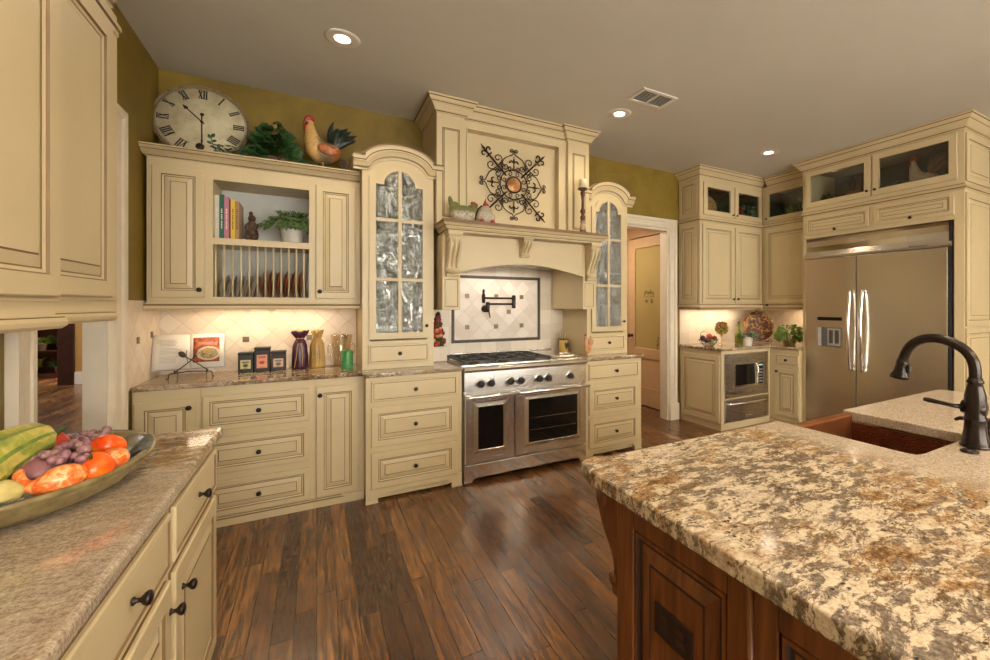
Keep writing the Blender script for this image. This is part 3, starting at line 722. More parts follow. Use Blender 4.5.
def grate(x0,x1):
    m = MB(); y0_, y1_ = .075,.60; z = .950
    for x in (x0+.008,x1-.008): m.box(x-.007,x+.007,y0_,y1_,z-.012,z)
    for y in (y0_,(y0_+y1_)/2-.007,y1_-.014): m.box(x0,x1,y,y+.014,z-.012,z)
    for cy in (.205,.46):
        cx_ = (x0+x1)/2
        for k in range(8):
            a = pi/4*k
            m.tube([(cx_+.035*cos(a),cy+.035*sin(a),z-.004),(cx_+.115*cos(a),cy+.115*sin(a),z-.004)],.006,6)
        m.lathe([(.036,z-.010),(.042,z-.010),(.042,z),(.036,z)],(cx_,cy,0),'z',20)
    for x in (x0+.008,x1-.008):
        for y in (y0_+.01,y1_-.01): m.box(x-.007,x+.007,y-.007,y+.007,.919,z-.01)
    m.build('grate', BLACK, rg)
    for cy in (.205,.46):
        MB().lathe([(.045,.919),(.045,.930),(.034,.936),(.0,.938)],((x0+x1)/2,cy,0),'z',20).build('burner', BLACK, rg)
grate(.015,.268); grate(.276,.530); grate(.538,.792)
MB().box(.805,1.095,.075,.60,.919,.938).box(.83,1.07,.12,.56,.938,.944).build('griddle_cover', STEELB, rg, bevel=.004)
MB().tube([(.90,.10,.944),(.90,.10,.965),(1.0,.10,.965),(1.0,.10,.944)],.006,8).build('griddle_handle', STEELB, rg)
def oven_door(x0,x1,wx0,wx1,wz0,wz1,hx0,hx1,nm):
    m = MB(); z0, z1 = .160,.700
    Lp = [(x0,z0,x1,z1,.0),(x0+.003,z0+.003,x1-.003,z1-.003,-.022),(wx0,wz0,wx1,wz1,-.022),(wx0+.030,wz0+.032,wx1-.030,wz1-.022,-.040),(wx0+.034,wz0+.036,wx1-.034,wz1-.026,-.034)]
    vs = []; fs = []
    for a,b_,c_,d_,y in Lp: vs += [(a,y,b_),(c_,y,b_),(c_,y,d_),(a,y,d_)]
    for i in range(len(Lp)-1):
        for k in range(4): l = (k+1)%4; fs.append((i*4+k,i*4+l,i*4+4+l,i*4+4+k))
    fs.append((3,2,1,0)); n = len(Lp)-1; fs.append((n*4,n*4+1,n*4+2,n*4+3))
    m.add(vs,fs); o = m.build('oven_door', STEEL, rg, bevel=.002)
    MB().box(wx0+.034,wx1-.034,-.0365,-.0345,wz0+.036,wz1-.026).build('oven_window', BLACKG, o)
    hz = .688; h = MB().tube([(hx0,-.085,hz),(hx1,-.085,hz)],.0135,14)
    for x in (hx0+.012,hx1-.012): h.prism([(-.022,hz-.030),(-.080,hz-.012),(-.096,hz),(-.080,hz+.012),(-.022,hz+.008)],'yz',x-.012,x+.012)
    h.build('oven_handle', STEELB, o, bevel=.002)
    return o
o1 = oven_door(.004,.412,.070,.342,.235,.628,.012,.405,'l')
o2 = oven_door(.417,RW-.004,.500,RW-.075,.225,.640,.425,RW-.008,'r')
rk = MB()
for z in (.36,.46): rk.box(.545,RW-.125,-.0372,-.0367,z,z+.002)
rk.build('rack_line', STEELD, o2)
MB().box(.715,.812,-.027,-.0225,.222,.248).build('maker_badge', plain('badge', (.35,.35,.34), .3, .8), o2, bevel=.002)
for x in (.124,.208,.372,.462,.631,.717,.932):
    k = MB().lathe([(.036,0),(.038,.004),(.036,.012),(.030,.014)],(x,-.0115,.779),'y',24).build('knob_bezel', STEELB, rg)
    MB().lathe([(.026,0),(.027,.006),(.024,.034),(.020,.038),(0,.038)],(x,-.0255,.779),'y',20).box(x-.004,x+.004,-.070,-.060,.757,.801).build('burner_knob', DARK, k)

# ------------------------------------------------------------------ corner: base cabinet with microwave
WC = .846; DC = YB-.011-3.33
t = thing('base_cabinet', 'cream corner base cabinet with panelled side, housing the microwave and warming drawer', 'cabinet', (3.892,3.33,0))
MB().box(0,.044,0,DC,0,.884).box(.812,WC,0,DC,0,.884).box(.044,.812,0,DC,.846,.884).box(.044,.812,0,DC,.337,.350).box(.044,.812,.0,DC,0,.076).build('cabinet_body', PAINT, t)
o = MB().rings(-.60,-.015,.08,.83,LOOPS(.055),0).build('side_panel', PAINT, t, rot=(0,0,-pi/2))
mw = thing('microwave', 'built-in stainless steel microwave oven under the corner worktop', 'microwave', (3.936,3.33,0))
MB().box(.002,.765,-.006,.0,.352,.843).box(.03,.735,.0,.42,.36,.835).build('trim_kit', STEELD, mw, bevel=.002)
MB().box(.132,.660,-.022,-.0065,.462,.738).build('microwave_front', STEELB, mw, bevel=.004)
MB().box(.165,.500,-.0245,-.0225,.487,.722).build('door_window', BLACKG, mw)
MB().box(.548,.645,-.0245,-.0225,.480,.722).build('control_panel', BLACKG, mw)
MB().box(.560,.633,-.0255,-.0247,.690,.708).build('display', m_emit('clock_digits', (.25,.5,.45), .5), mw)
kb = MB()
for i in range(3):
    for j in range(5): kb.box(.562+i*.025,.580+i*.025,-.0255,-.0247,.500+j*.034,.518+j*.034)
kb.build('buttons', plain('grey_buttons', (.25,.25,.25), .4), mw)
MB().tube([(.523,-.024,.490),(.523,-.045,.50),(.523,-.045,.71),(.523,-.024,.72)],.008,10).build('door_handle', STEELB, mw)
wd = thing('warming_drawer', 'stainless steel warming drawer with a bowed handle, below the microwave', 'warming drawer', (3.936,3.33,0))
MB().box(.002,.765,-.012,.40,.079,.335).build('drawer_front', STEELD, wd, bevel=.003)
MB().tube([(.04+.68*i/12,-.022-.035*sin(pi*i/12),.288) for i in range(13)],.012,10).build('drawer_handle', STEELB, wd)
bl = MB()
for i in range(10): bl.box(.36+i*.0095,.366+i*.0095,-.0132,-.0122,.128,.138+(.004 if i in (0,7) else 0))
bl.build('maker_lettering', WHITEP, wd)
base_unit((4.74,3.329,0), -pi/2, .366, XR-.011-4.74, [('slab', .078, .362, .698, .822, (.22,.76)), ('door', .078, .362, .105, .655, (.105,.62), .05)], 'narrow cream base cabinet with one drawer and one door, beside the refrigerator')
slab('worktop', [(3.862,3.302),(4.712,3.302),(4.712,2.963),(5.408,2.963),(5.408,3.968),(3.862,3.968)], .8855,.916, GRAN_B, 'L-shaped granite corner worktop above the microwave')

# ------------------------------------------------------------------ corner wall cabinets
def glass_door(parent, x0,x1,z0,z1, st, kx, kz, y=0, name='glass_door'):
    m = MB()
    L_ = [(0,-.001,0),(0,-.006,1),(0,-.012,0),(.004,-.016,0),(st-.004,-.016,0),(st,-.012,1),(st,-.001,0)]
    vs = []; fs = []; mm = []
    for ins,yy,_ in L_: vs += [(x0+ins,yy,z0+ins),(x1-ins,yy,z0+ins),(x1-ins,yy,z1-ins),(x0+ins,yy,z1-ins)]
    n = len(L_)
    for i in range(n):
        j = (i+1)%n
        for k in range(4): l = (k+1)%4; fs.append((i*4+k,i*4+l,j*4+l,j*4+k)); mm.append(L_[j][2])
    o = m.add(vs,fs,mm).build(name, PAINT, parent)
    MB().box(x0+st-.002,x1-st+.002,-.008,-.005,z0+st-.002,z1-st+.002).build('glass_pane', GLASSC, o)
    knob(o, kx, kz, -.016, .8); return o
DARKIN = plain('shaded_cabinet_lining', (.06,.058,.045), .7, var=.1)  # dark tone puts the shade behind the small glass doors into the colour
def wall_cab(loc, rz, W, D, label, doors, gdoors, zb=1.362, zmid=2.385, ztop=2.915, side=None, hollow0=None):
    t = thing('wall_cabinet', label, 'cabinet', loc, rz)
    b = MB().box(0,W,0,D,zb,zmid+.06).box(0,W,0,D,ztop-.03,ztop).box(0,.03,0,D,zmid+.06,ztop-.03).box(W-.03,W,0,D,zmid+.06,ztop-.03)
    b.box(.03,W-.03,0,.02,zmid+.06,zmid+.095).box(.03,W-.03,0,.02,gdoors[0][3]-.03,ztop-.03).box(.03,.055,0,.02,zmid+.095,gdoors[0][3]-.03).box(W-.055,W-.03,0,.02,zmid+.095,gdoors[0][3]-.03)
    if len(gdoors) > 1:
        xm = (gdoors[0][1]+gdoors[1][0])/2; b.box(xm-.03,xm+.03,0,.02,zmid+.095,gdoors[0][3]-.03)
    b.build('cabinet_body', PAINT, t)
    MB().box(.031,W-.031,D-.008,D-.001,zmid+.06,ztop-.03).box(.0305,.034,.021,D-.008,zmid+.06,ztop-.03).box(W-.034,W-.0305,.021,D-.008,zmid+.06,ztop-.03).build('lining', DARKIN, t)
    for d in doors: front(t,*d)
    for g in gdoors: glass_door(t,*g)
    return t
MR = [(0,0),(.006,.002),(.012,.010),(.012,.020),(.018,.026),(.018,.036),(.010,.044),(.004,.050),(0,.052)]
MRM = [0,0,1,0,0,0,1,0,0]
t = wall_cab((3.892,3.643,0), 0, 1.134, YB-.002-3.643, 'cream wall cabinet with two plain doors under two small glazed doors, beside the doorway', [('door',.040,.576,1.420,2.355,(.556,1.47),.05),('door',.610,1.108,1.420,2.355,(.630,1.47),.05)],
    [(.058,.568,2.463,2.850,.062,.548,2.50),(.602,1.108,2.463,2.850,.062,.622,2.50)])
crown(t,[(0,.335),(0,0),(1.134,0)],2.915,(1.15,1.0))
crown(t,[(0,.335),(0,0),(1.134,0)],2.385,(1,1),'mid_moulding',MR,MRM)
crown(t,[(0,.335),(0,0),(1.134,0)],1.341,(.8,1.35),'light_rail',MR,MRM)
for z0,z1 in ((1.43,2.36),(2.46,2.88)): MB().rings(-.315,-.030,z0,z1,LOOPS(.045,'raised',.010),0).build('side_panel', PAINT, t, rot=(0,0,-pi/2))
MB().box(.15,.95,.12,.16,1.3535,1.3615).build('under_cabinet_light', UCLENS, t)
t = wall_cab((5.030,3.641,0), -pi/2, .680, XR-.002-5.03, 'cream wall cabinet with one door under one glazed door, between corner and refrigerator', [('door',.050,.668,1.420,2.362,(.09,1.40),.05)],
    [(.050,.668,2.463,2.865,.058,.075,2.50)])
crown(t,[(0.07,0),(.680,0)],2.915,(1.15,1.0)); crown(t,[(0.02,0),(.680,0)],2.385,(1,1),'mid_moulding',MR,MRM); crown(t,[(0.015,0),(.680,0)],1.341,(.8,1.35),'light_rail',MR,MRM)
MB().box(.15,.60,.12,.16,1.3535,1.3615).build('under_cabinet_light', UCLENS, t)

# ------------------------------------------------------------------ refrigerator and its surround
FW = 1.42; FD = .60
fs_ = thing('refrigerator_surround', 'tall cream cabinet built around the refrigerator, with glazed doors at the ceiling', 'cabinet', (4.80,2.958,0), -pi/2)
b = MB().box(0,.034,0,FD,0,2.95).box(1.352,FW,0,FD,0,2.95).box(.034,1.352,0,FD,2.140,2.44).box(.034,1.352,0,FD,2.905,2.95)
b.box(.034,.06,0,.02,2.50,2.86).box(.685,.735,0,.02,2.50,2.86).box(1.33,1.352,0,.02,2.50,2.86).box(.034,1.352,0,.02,2.44,2.50).box(.034,1.352,0,.02,2.86,2.905)
b.build('surround_body', PAINT, fs_)
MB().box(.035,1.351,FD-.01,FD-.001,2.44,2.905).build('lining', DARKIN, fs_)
front(fs_,'dr',.038,.688,2.180,2.372,(.363,2.205),.034,'flap_door'); front(fs_,'dr',.725,1.355,2.180,2.372,(1.04,2.205),.034,'flap_door')
glass_door(fs_,.040,.700,2.480,2.888,.062,.672,2.535); glass_door(fs_,.716,1.376,2.480,2.888,.062,.744,2.535)
crown(fs_,[(0,.235),(0,0),(FW,0),(FW,FD)],2.900,(1.22,1.12)); crown(fs_,[(0,.235),(0,0),(FW,0),(FW,FD)],2.388,(1,1),'mid_moulding',MR,MRM)
for z0,z1 in ((2.46,2.87),(1.215,2.36),(.12,1.195)):
    MB().rings(.018,.585,z0,z1,LOOPS(.045,'raised',.010),0).build('end_panel', PAINT, fs_, loc=(FW+.0005,0,0), rot=(0,0,pi/2))
fr = thing('refrigerator', 'wide built-in stainless steel side-by-side refrigerator with water dispenser', 'refrigerator', (4.80,2.920,0), -pi/2)
MB().box(.0,1.308,.02,.59,.10,2.130).box(.02,1.29,.06,.55,0,.10).build('refrigerator_body', STEELD, fr)
FSTEEL = m_steel('refrigerator_steel', (60,60,1), (.76,.72,.65), .24)
MB().box(.004,.532,-.022,.018,.105,1.903).build('freezer_door', FSTEEL, fr, bevel=.004)
MB().box(.540,1.275,-.022,.018,.105,1.903).build('refrigerator_door', FSTEEL, fr, bevel=.004)
MB().box(1.279,1.300,-.004,.018,.105,2.125).build('side_gap', DARK, fr)
vp = MB().prism([(.018,1.956),(-.006,1.956),(.006,1.985),(.010,2.04),(.006,2.10),(-.006,2.126),(.018,2.126)],'yz',.003,1.276)
vp.build('grille_panel', STEELB, fr)
MB().prism([(.018,1.908),(-.026,1.910),(-.030,1.930),(-.020,1.955),(.018,1.955)],'yz',.0,1.30).build('grille_lip', FSTEEL, fr, bevel=.002)
bl = MB()
for i in range(11): bl.box(.995+i*.0135,1.004+i*.0135,-.0315,-.0295,1.926,1.938+(.004 if i in (0,7) else 0))
bl.build('maker_lettering', plain('dark_letters', (.12,.12,.12), .4), fr)
for hx, nm in ((.488,'l'),(.604,'r')):
    pts = [(hx,-.024,.730),(hx,-.055,.735)]+[(hx,-.055-.035*sin(pi*i/14),.76+.75*i/14) for i in range(15)]+[(hx,-.055,1.535),(hx,-.024,1.540)]
    MB().tube(pts,.0145,12).build('door_handle', STEELB, fr)
MB().box(.140,.395,-.0245,-.0225,1.232,1.268).build('dispenser_display', BLACKG, fr)
dp = MB().box(.128,.405,-.026,-.0225,.940,.950).box(.128,.405,-.026,-.0225,1.160,1.170).box(.128,.138,-.026,-.0225,.950,1.160).box(.395,.405,-.026,-.0225,.950,1.160)
d_ = dp.build('dispenser_frame', STEELB, fr)
MB().box(.139,.394,-.0245,-.0226,.951,1.159).build('recess', plain('grey_recess', (.18,.18,.18), .3, .4), d_)
MB().box(.250,.385,-.030,-.0248,.965,1.148).build('nozzle_housing', plain('light_grey_plastic', (.45,.44,.42), .35), d_, bevel=.004)
MB().box(.146,.185,-.0285,-.0248,.955,1.155).build('side_light', plain('pale_plastic', (.6,.62,.65), .3), d_, bevel=.004)
for x in (.268,.330): MB().box(x,x+.040,-.034,-.0303,.990,1.130).build('paddle', plain('dark_paddle', (.09,.085,.08), .35), d_, bevel=.008)
# ------------------------------------------------------------------ left wall: base cabinets, worktop and uppers
LX = -.345; LD = LX-XL-.010
def lbase(y0, W, doors, label, first):
    t = thing('base_cabinet', label, 'cabinet', (LX, y0, 0), pi/2)
    MB().box(0,W,0,LD,.09,.874).box(.0,W,.06,LD,0,.09).build('cabinet_body', PAINT, t)
    for d in doors: front(t, *d)
    return t
lbase(1.522, .592, [('slab', .014,.563,.700,.848,(.285,.778)), ('door', .014,.563,.115,.672,(.080,.596),.055)], 'cream base cabinet under the fruit bowl worktop, nearest the doorway', 1)
lbase(.925, .592, [('slab', .014,.574,.700,.848,(.295,.778)), ('door', .014,.574,.115,.672,(.558,.596),.055)], 'cream base cabinet nearest the viewer under the left worktop', 0)
lbase(.330, .590, [('slab', .014,.574,.700,.848,(.295,.778)), ('door', .014,.574,.115,.672,(.080,.596),.055)], 'cream base cabinet beside the viewer, left of the frame edge', 0)
slab('worktop', [(XL+.009,.30),(-.318,.30),(-.318,2.147),(XL+.009,2.147)], .877,.915, GRAN_L, 'granite worktop in the left foreground under the fruit bowl', bev=.011)
def lupper(y0, W, x, z0, z1, doors, label, rail):
    D = x-XL-.002; t = thing('wall_cabinet', label, 'cabinet', (x, y0, 0), pi/2)
    MB().box(0,W,0,D,z0,z1).build('cabinet_body', PAINT, t)
    for d in doors: front(t, *d)
    MB().sweep([(0,0),(W-.050,0)] if rail else [(0,0),(W,0),(W,D)], [(0,z0-.024),(.008,z0-.026),(.016,z0-.018),(.018,z0-.008),(.012,z0+.001),(.012,z0+.004),(0,z0+.006)], lambda a,b_,c:(a,b_,c), [0,0,0,0,1,0,0]).build('light_rail', PAINT, t)
    MB().box(0,W-(.03 if rail else 0),-.006,-.0005,z0+.040,z0+.048).build('bead', PAINT, t, bevel=.002)
    return t
t = lupper(1.572, .504, -.600, 1.364, 2.385, [('door', -.03,.420,1.415,2.305,None,.052)], 'cream wall cabinet on the left wall, the narrower one nearest the doorway', True)
MB().sweep([(0,0),(.492,0),(.492,.2)], [(0,2.312),(.006,2.314),(.006,2.330),(.012,2.335),(.012,2.350),(.004,2.36),(0,2.36)], lambda a,b_,c:(a,b_,c), [0,0,1,0,0,1,0]).build('frieze_moulding', PAINT, t)
MB().box(.04,.450,.0,.30,2.386,2.56).sweep([(.04,0),(.450,0),(.450,.30)], [(0,2.386),(.006,2.39),(.006,2.41),(.012,2.42),(.012,2.44),(.03,2.47),(.04,2.50),(.04,2.56),(0,2.56)], lambda a,b_,c:(a,b_,c), [0,1,0,0,1,0,0,0,0]).build('crown_moulding', PAINT, t)
t = lupper(.88, .690, -.565, 1.357, 2.50, [('door', .02,.674,1.409,2.42,None,.052)], 'larger cream wall cabinet projecting forward at the left edge of the view', False)
crown(t,[(0,0),(.69,0),(.69,.35)],2.44,(1,1))

# ------------------------------------------------------------------ island
ib = thing('island', 'dark stained wooden kitchen island with carved corner bracket and panelled side', 'island', (.72,.974,0))
# local: x = world X - .72, y = world Y - .974
b = MB().box(.022,.88,-2.4,0,.0,.872).box(.88,1.42,-2.4,-.33,.0,.872).box(.88,1.42,-.36,-.11,0,.65).box(1.42,2.26,-2.4,0,.0,.872)
b.build('island_body', WOODI, ib)
# side facing the viewer's left: stiles, rails and raised panels (plane X = .72)
stl = MB()
def sbox(y0,y1,z0,z1,x0=0,x1=.021): stl.box(x0,x1,y0-.974,y1-.974,z0,z1)
sbox(.903,.974,0,.871); sbox(.545,.603,0,.871); sbox(.49,.543,0,.871); sbox(.12,.19,0,.871); sbox(-.25,-.18,0,.871); sbox(-.62,-.55,0,.871)
sbox(.603,.903,.802,.871); sbox(.603,.903,0,.12); sbox(.19,.49,.802,.871); sbox(.19,.49,0,.12); sbox(-.18,.12,.802,.871); sbox(-.18,.12,0,.12); sbox(-.55,-.25,.802,.871); sbox(-.55,-.25,0,.12)
stl.build('face_frame', WOODP, ib, bevel=.004)
PL = [(0,.020,1),(.0,.012,1),(.006,.003,0),(.014,.003,0),(.018,.009,1),(.026,.011,1),(.060,.004,0),(.066,.003,1),(.070,.0035,0)]
for ya, yb_ in ((.603,.903),(.19,.49),(-.18,.12),(-.55,-.25)):
    MB().rings(-yb_,-ya,.12,.802,[(i,y,m) for i,y,m in PL],0,False).xf(Matrix(((0,1,0,0),(-1,0,0,-.974),(0,0,1,0),(0,0,0,1)))).build('raised_panel', WOODP, ib)
MB().tube([(-.004,.544-.974,.01),(-.004,.544-.974,.865)],.006,8).build('post_bead', WOODI, ib)
corbel(.006,.092,.570,.872,.115,0,WOODP,ib,'carved_bracket').data.transform(Matrix.Identity(4))
ob = [o for o in ib.children if o.name.startswith('carved_bracket')][0]
for v in ob.data.vertices: v.co.y = -v.co.y
ob.data.flip_normals()
cb2 = ob.copy(); COL.objects.link(cb2); cb2.parent = ib; cb2.location = (2.16,0,0)
ot = MB().box(.0,.004,-.062,.062,-.037,.037).build('outlet_plate', plain('dark_outlet_plate', (.018,.008,.006), .35), ib, bevel=.0015, loc=(-.001,.758-.974,.627), label='dark brown double outlet plate')
sk = MB()
for yy in (-.028,.028):
    for zz in (-.012,.012):
        sk.box(-.0015,-.0005,yy-.012,yy+.012,zz-.008,zz+.008)
sk.build('socket', plain('outlet_socket', (.035,.018,.014), .3), ot, bevel=.0008)
# worktop with a notch for the apron sink
top = [(.682,-1.45),(3.08,-1.45),(3.08,1.085),(3.06,1.10),(2.092,1.10),(2.083,1.092),(2.083,.672),(2.073,.652),(2.05,.645),(1.69,.645),(1.66,.652),(1.652,.672),(1.652,1.115),(1.642,1.128),(.80,1.128),(.765,1.150),(.735,1.150),(.700,1.125),(.690,1.09),(.682,1.06)]
slab('worktop', top, .8725,.9145, GRAN_I, 'large cream and brown granite island worktop in the right foreground', bev=.013)
sn = thing('farmhouse_sink', 'hammered copper apron-front sink set into the island worktop', 'sink', (1.868,.86,0))
# local x -.24..24 ; y -.235..+.235
m = MB(); zt, zb_ = .902, .700; w_ = .012
m.box(-.212,.212,-.211,.190,zb_-w_,zb_); m.box(-.212,-.2001,-.211,.190,zb_,.8715); m.box(.2001,.212,-.211,.190,zb_,.8715); m.box(-.2,.2,-.211,-.199,zb_,.8715)
m.build('basin', COPPER, sn)
m = MB().box(-.212,.212,.191,.232,zb_-w_,.905)
m.build('apron', COPPERRIM, sn, bevel=.008)
MB().lathe([(.0,.703),(.03,.703),(.04,.701),(.04,.7005)],(0,-.02,0),'z',20).build('drain', COPPERRIM, sn)
fa = thing('kitchen_faucet', 'tall oil-rubbed bronze gooseneck faucet beside the copper sink', 'faucet', (1.919,.587,.915))
MB().lathe([(.040,0),(.041,.006),(.038,.010),(.034,.030),(.030,.055),(.0285,.085),(.0305,.090),(.0305,.096),(.028,.100),(.0285,.12),(.030,.15),(.028,.175),(.022,.200),(.0195,.212),(.0225,.214),(.0225,.222),(.0195,.224),(.0195,.230),(.017,.232)],(0,0,0),'z',28).build('faucet_body', BRONZE, fa)
sp = [(0,0,.225),(0,.001,.262),(0,.009,.295),(0,.030,.325),(0,.066,.347),(0,.108,.357),(0,.148,.350),(0,.180,.328),(0,.199,.296),(0,.209,.262)]
def smooth(p, n=5):
    out = []
    for i in range(len(p)-1):
        p0 = Vector(p[max(i-1,0)]); p1 = Vector(p[i]); p2 = Vector(p[i+1]); p3 = Vector(p[min(i+2,len(p)-1)])
        for k in range(n):
            t_ = k/n; out.append(.5*((2*p1)+(p2-p0)*t_+(2*p0-5*p1+4*p2-p3)*t_*t_+(3*p1-p0-3*p2+p3)*t_**3))
    out.append(Vector(p[-1])); return out
MB().tube(smooth(sp),.0165,18).build('gooseneck_spout', BRONZE, fa)
hp = [(0,.207,.270),(0,.2095,.258),(0,.212,.245),(0,.215,.222),(0,.217,.212),(0,.219,.200)]
sh = MB().tube(hp,[.0175,.0205,.019,.024,.0295,.031],20).build('spray_head', BRONZE, fa)
MB().box(-.007,.007,.182,.194,.222,.250).build('spray_button', DARK, sh, bevel=.004)
lv = MB().tube([(.0,-.028,.128),(0,.034,.130)],[.022,.022],18).tube([(-.020,.030,.131),(-.035,.050,.133),(-.046,.075,.138),(-.058,.105,.143),(-.064,.120,.145)],[.009,.0065,.007,.0085,.006],12).build('lever_handle', BRONZE, fa)
sd = thing('soap_dispenser', 'small bronze soap dispenser behind the gooseneck faucet at the frame edge', 'soap dispenser', (2.045,.590,.915))
MB().lathe([(.024,0),(.024,.005),(.016,.010),(.014,.030),(.011,.036),(.011,.055),(.016,.060),(.016,.072),(.010,.078),(0,.080)],(0,0,0),'z',20).tube([(0,0,.066),(-.015,.03,.072),(-.03,.07,.068),(-.034,.082,.060)],[.009,.0075,.007,.005],10).build('dispenser_body', BRONZE, sd)
ab = MB().lathe([(.024,0),(.024,.004),(.018,.006),(.017,.008),(.004,.009),(0,.009)],(0,0,0),'z',24).build('air_switch', BRONZE, None, loc=(1.833,.575,.9155)); tag(ab, 'small round bronze push button in the granite beside the faucet', 'button')

# ------------------------------------------------------------------ fruit bowl
BX, BY = -.645, 1.625
bw = thing('fruit_bowl', 'large oval olive-green ceramic bowl of fruit and gourds in the left foreground', 'bowl', (BX,BY,.9155))
def m_bowl():
    m = NT('olive_crackled_ceramic'); v = m.coord(); a = m.noise(v, 14, 5, .6)
    m.set(Base_Color=m.ramp(a, [(.3,(.10,.07,.028)),(.5,(.21,.16,.068)),(.7,(.31,.245,.115))]), Roughness=.22); return m.mat
BOWLM = m_bowl(); BLEAF = plain('blue_grey_leaf_relief', (.11,.12,.095), .3, var=.5, scale=60)
bp = [(.0,.002),(.62,.002),(.66,.0),(.74,.0),(.80,.006),(.90,.024),(.945,.044),(.965,.050),(.970,.056),(1.0,.060),(1.0,.070),(.94,.068),(.90,.064),(.85,.050),(.72,.028),(.50,.012),(0,.010)]
m = MB().lathe(bp,(0,0,0),'z',64); m.xf(Matrix.Diagonal((.240,.345,1,1))); m.build('bowl_body', BOWLM, bw)
def rim(a, k, z): return (k*.248*cos(a), k*.345*sin(a), z)
for a0 in (-1.35,.35,1.9,3.2,4.0):
    lr = MB()
    for s in range(-6,7):
        a = a0+s*.05; L_ = 1-abs(s)/7
        lr.tube([rim(a0+s*.012,.74,.042),rim(a0+s*.032,.86-.02*L_,.062),rim(a,.955,.073)],[.002,.004,.0015],6)
    lr.build('leaf_relief', BLEAF, bw)
def m_streak(name, cols, axis, scale=3, rough=.35, dist=1.0):
    m = NT(name); v = m.coord(scale=axis); a = m.noise(v, scale, 5, .6, dist)
    m.set(Base_Color=m.ramp(a, cols), Roughness=rough); return m.mat
SQ = m_streak('green_striped_squash', [(.3,(.17,.23,.03)),(.5,(.34,.35,.06)),(.62,(.55,.45,.11)),(.72,(.66,.45,.10))], (9,9,9), 2.2)
sq = thing('green_squash', 'long green and yellow ribbed squash lying across the bowl', 'squash', (0,0,0))
pts = smooth([(-.665,1.29,.998),(-.648,1.36,1.014),(-.630,1.43,1.042),(-.614,1.49,1.056),(-.598,1.545,1.062),(-.583,1.590,1.060)],6)
n = len(pts); rad = [(.006+.058*math.sqrt(1-(1-min(1,(i+.2)/8))**2))*(1-.50*(i/n)**1.5)*(1 if i < n-5 else .96-.13*(i-n+5)) for i in range(n)]
m = MB().tube(pts, rad, 40)
for i in range(n):      # ribs
    for k in range(40):
        j = i*40+k; p = Vector(m.v[j]); c_ = pts[i]; m.v[j] = tuple(c_+(p-c_)*(1+.035*cos(k/40*2*pi*10)))
for fi in range(len(m.m)): m.m[fi] = 1 if (((fi % 40)+.5)/40*10+.25) % 1 < .36 else 0
m.build('squash_body', [SQ, m_streak('dark_green_squash_rib', [(.35,(.07,.13,.015)),(.6,(.20,.27,.04)),(.72,(.50,.42,.10))], (10,10,10), 3)], sq)
MB().tube([(-.585,1.588,1.062),(-.578,1.61,1.066),(-.572,1.64,1.070)],[.016,.008,.006],8).build('stem', plain('green_stem', (.06,.10,.03), .6), sq)
def fruit(name, label, cat, c, r, mat, group=None, stem=None, rot=None, lobes=0):
    t = thing(name, label, cat, c, 0, group)
    m = MB().ell((0,0,0), r, 28, 18)
    if lobes:
        for i, p in enumerate(m.v):
            a = math.atan2(p[1], p[0]); k = 1+.05*cos(a*lobes)*(1-abs(p[2])/max(r[2],.001)*.3); d = -.12*r[2]*math.exp(-((p[0]**2+p[1]**2)/(r[0]*.35)**2))*(1 if p[2] > 0 else 0)
            m.v[i] = (p[0]*k, p[1]*k, p[2]+d*1.6)
    if rot: m.xf(rot)
    m.build(name+'_skin', mat, t)
    if stem: 
        q = rot@Vector((0,0,r[2]*.86)) if rot else Vector((0,0,r[2]*.82)); d_ = (rot.to_3x3()@Vector((0,0,1))) if rot else Vector((0,0,1))
        MB().tube([q, q+d_*.008, q+d_*.014+Vector((.004,0,0))],[.004,.003,.002],6).build('stem', plain('stem_green', (.05,.10,.02), .6), t)
    return t
R_ = lambda a, ax: Matrix.Rotation(a, 4, ax)
TOM = m_streak('ripe_orange_tomato', [(.3,(.75,.06,.008)),(.6,(.85,.16,.012)),(.75,(.80,.28,.02))], (6,6,6), 2, .2)
TOMG = m_streak('red_and_green_tomato', [(.35,(.72,.045,.008)),(.5,(.78,.10,.01)),(.62,(.55,.36,.03)),(.75,(.20,.26,.03))], (5,5,7), 1.6, .2)
REDP = m_streak('red_pomegranate_skin', [(.3,(.30,.015,.008)),(.6,(.55,.05,.015))], (6,6,6), 2, .3)
GRD = m_streak('speckled_red_gourd', [(.35,(.70,.08,.012)),(.5,(.80,.20,.04)),(.62,(.86,.50,.22)),(.7,(.72,.12,.02))], (28,28,28), 2, .3)
fruit('tomato','large orange tomato at the right front of the bowl, the roundest one','tomato',(-.466,1.470,1.000),(.037,.037,.033),TOM,None,True,R_(.5,'X'),5)
fruit('tomato','red tomato with a green and yellow shoulder at the right rear of the bowl','tomato',(-.478,1.590,1.014),(.036,.040,.034),TOMG,None,True,R_(-.7,'X'),5)
fruit('speckled_tomato','small speckled red gourd squeezed at the bowl right tip','gourd',(-.448,1.533,1.000),(.028,.030,.027),GRD,None,False,None,5)
fruit('pomegranate','red round pomegranate behind the green squash','pomegranate',(-.605,1.625,1.022),(.047,.047,.044),REDP,None,True,R_(.9,'X'),0)
fruit('pomegranate','dark red pomegranate half hidden between squash and grapes','pomegranate',(-.640,1.545,.998),(.040,.040,.038),REDP)
fruit('yellow_squash','pale yellow squash at the left front edge of the bowl','squash',(-.590,1.385,.990),(.044,.036,.032),m_streak('pale_yellow_skin', [(.3,(.42,.34,.10)),(.6,(.62,.52,.20)),(.75,(.70,.62,.30))], (8,8,8), 2, .35),None,False,None,6)
fruit('mango','purple-pink mango under the grapes','mango',(-.555,1.475,1.002),(.045,.040,.034),m_streak('purple_pink_skin', [(.3,(.22,.08,.09)),(.7,(.36,.17,.17))], (6,6,6), 2, .4))
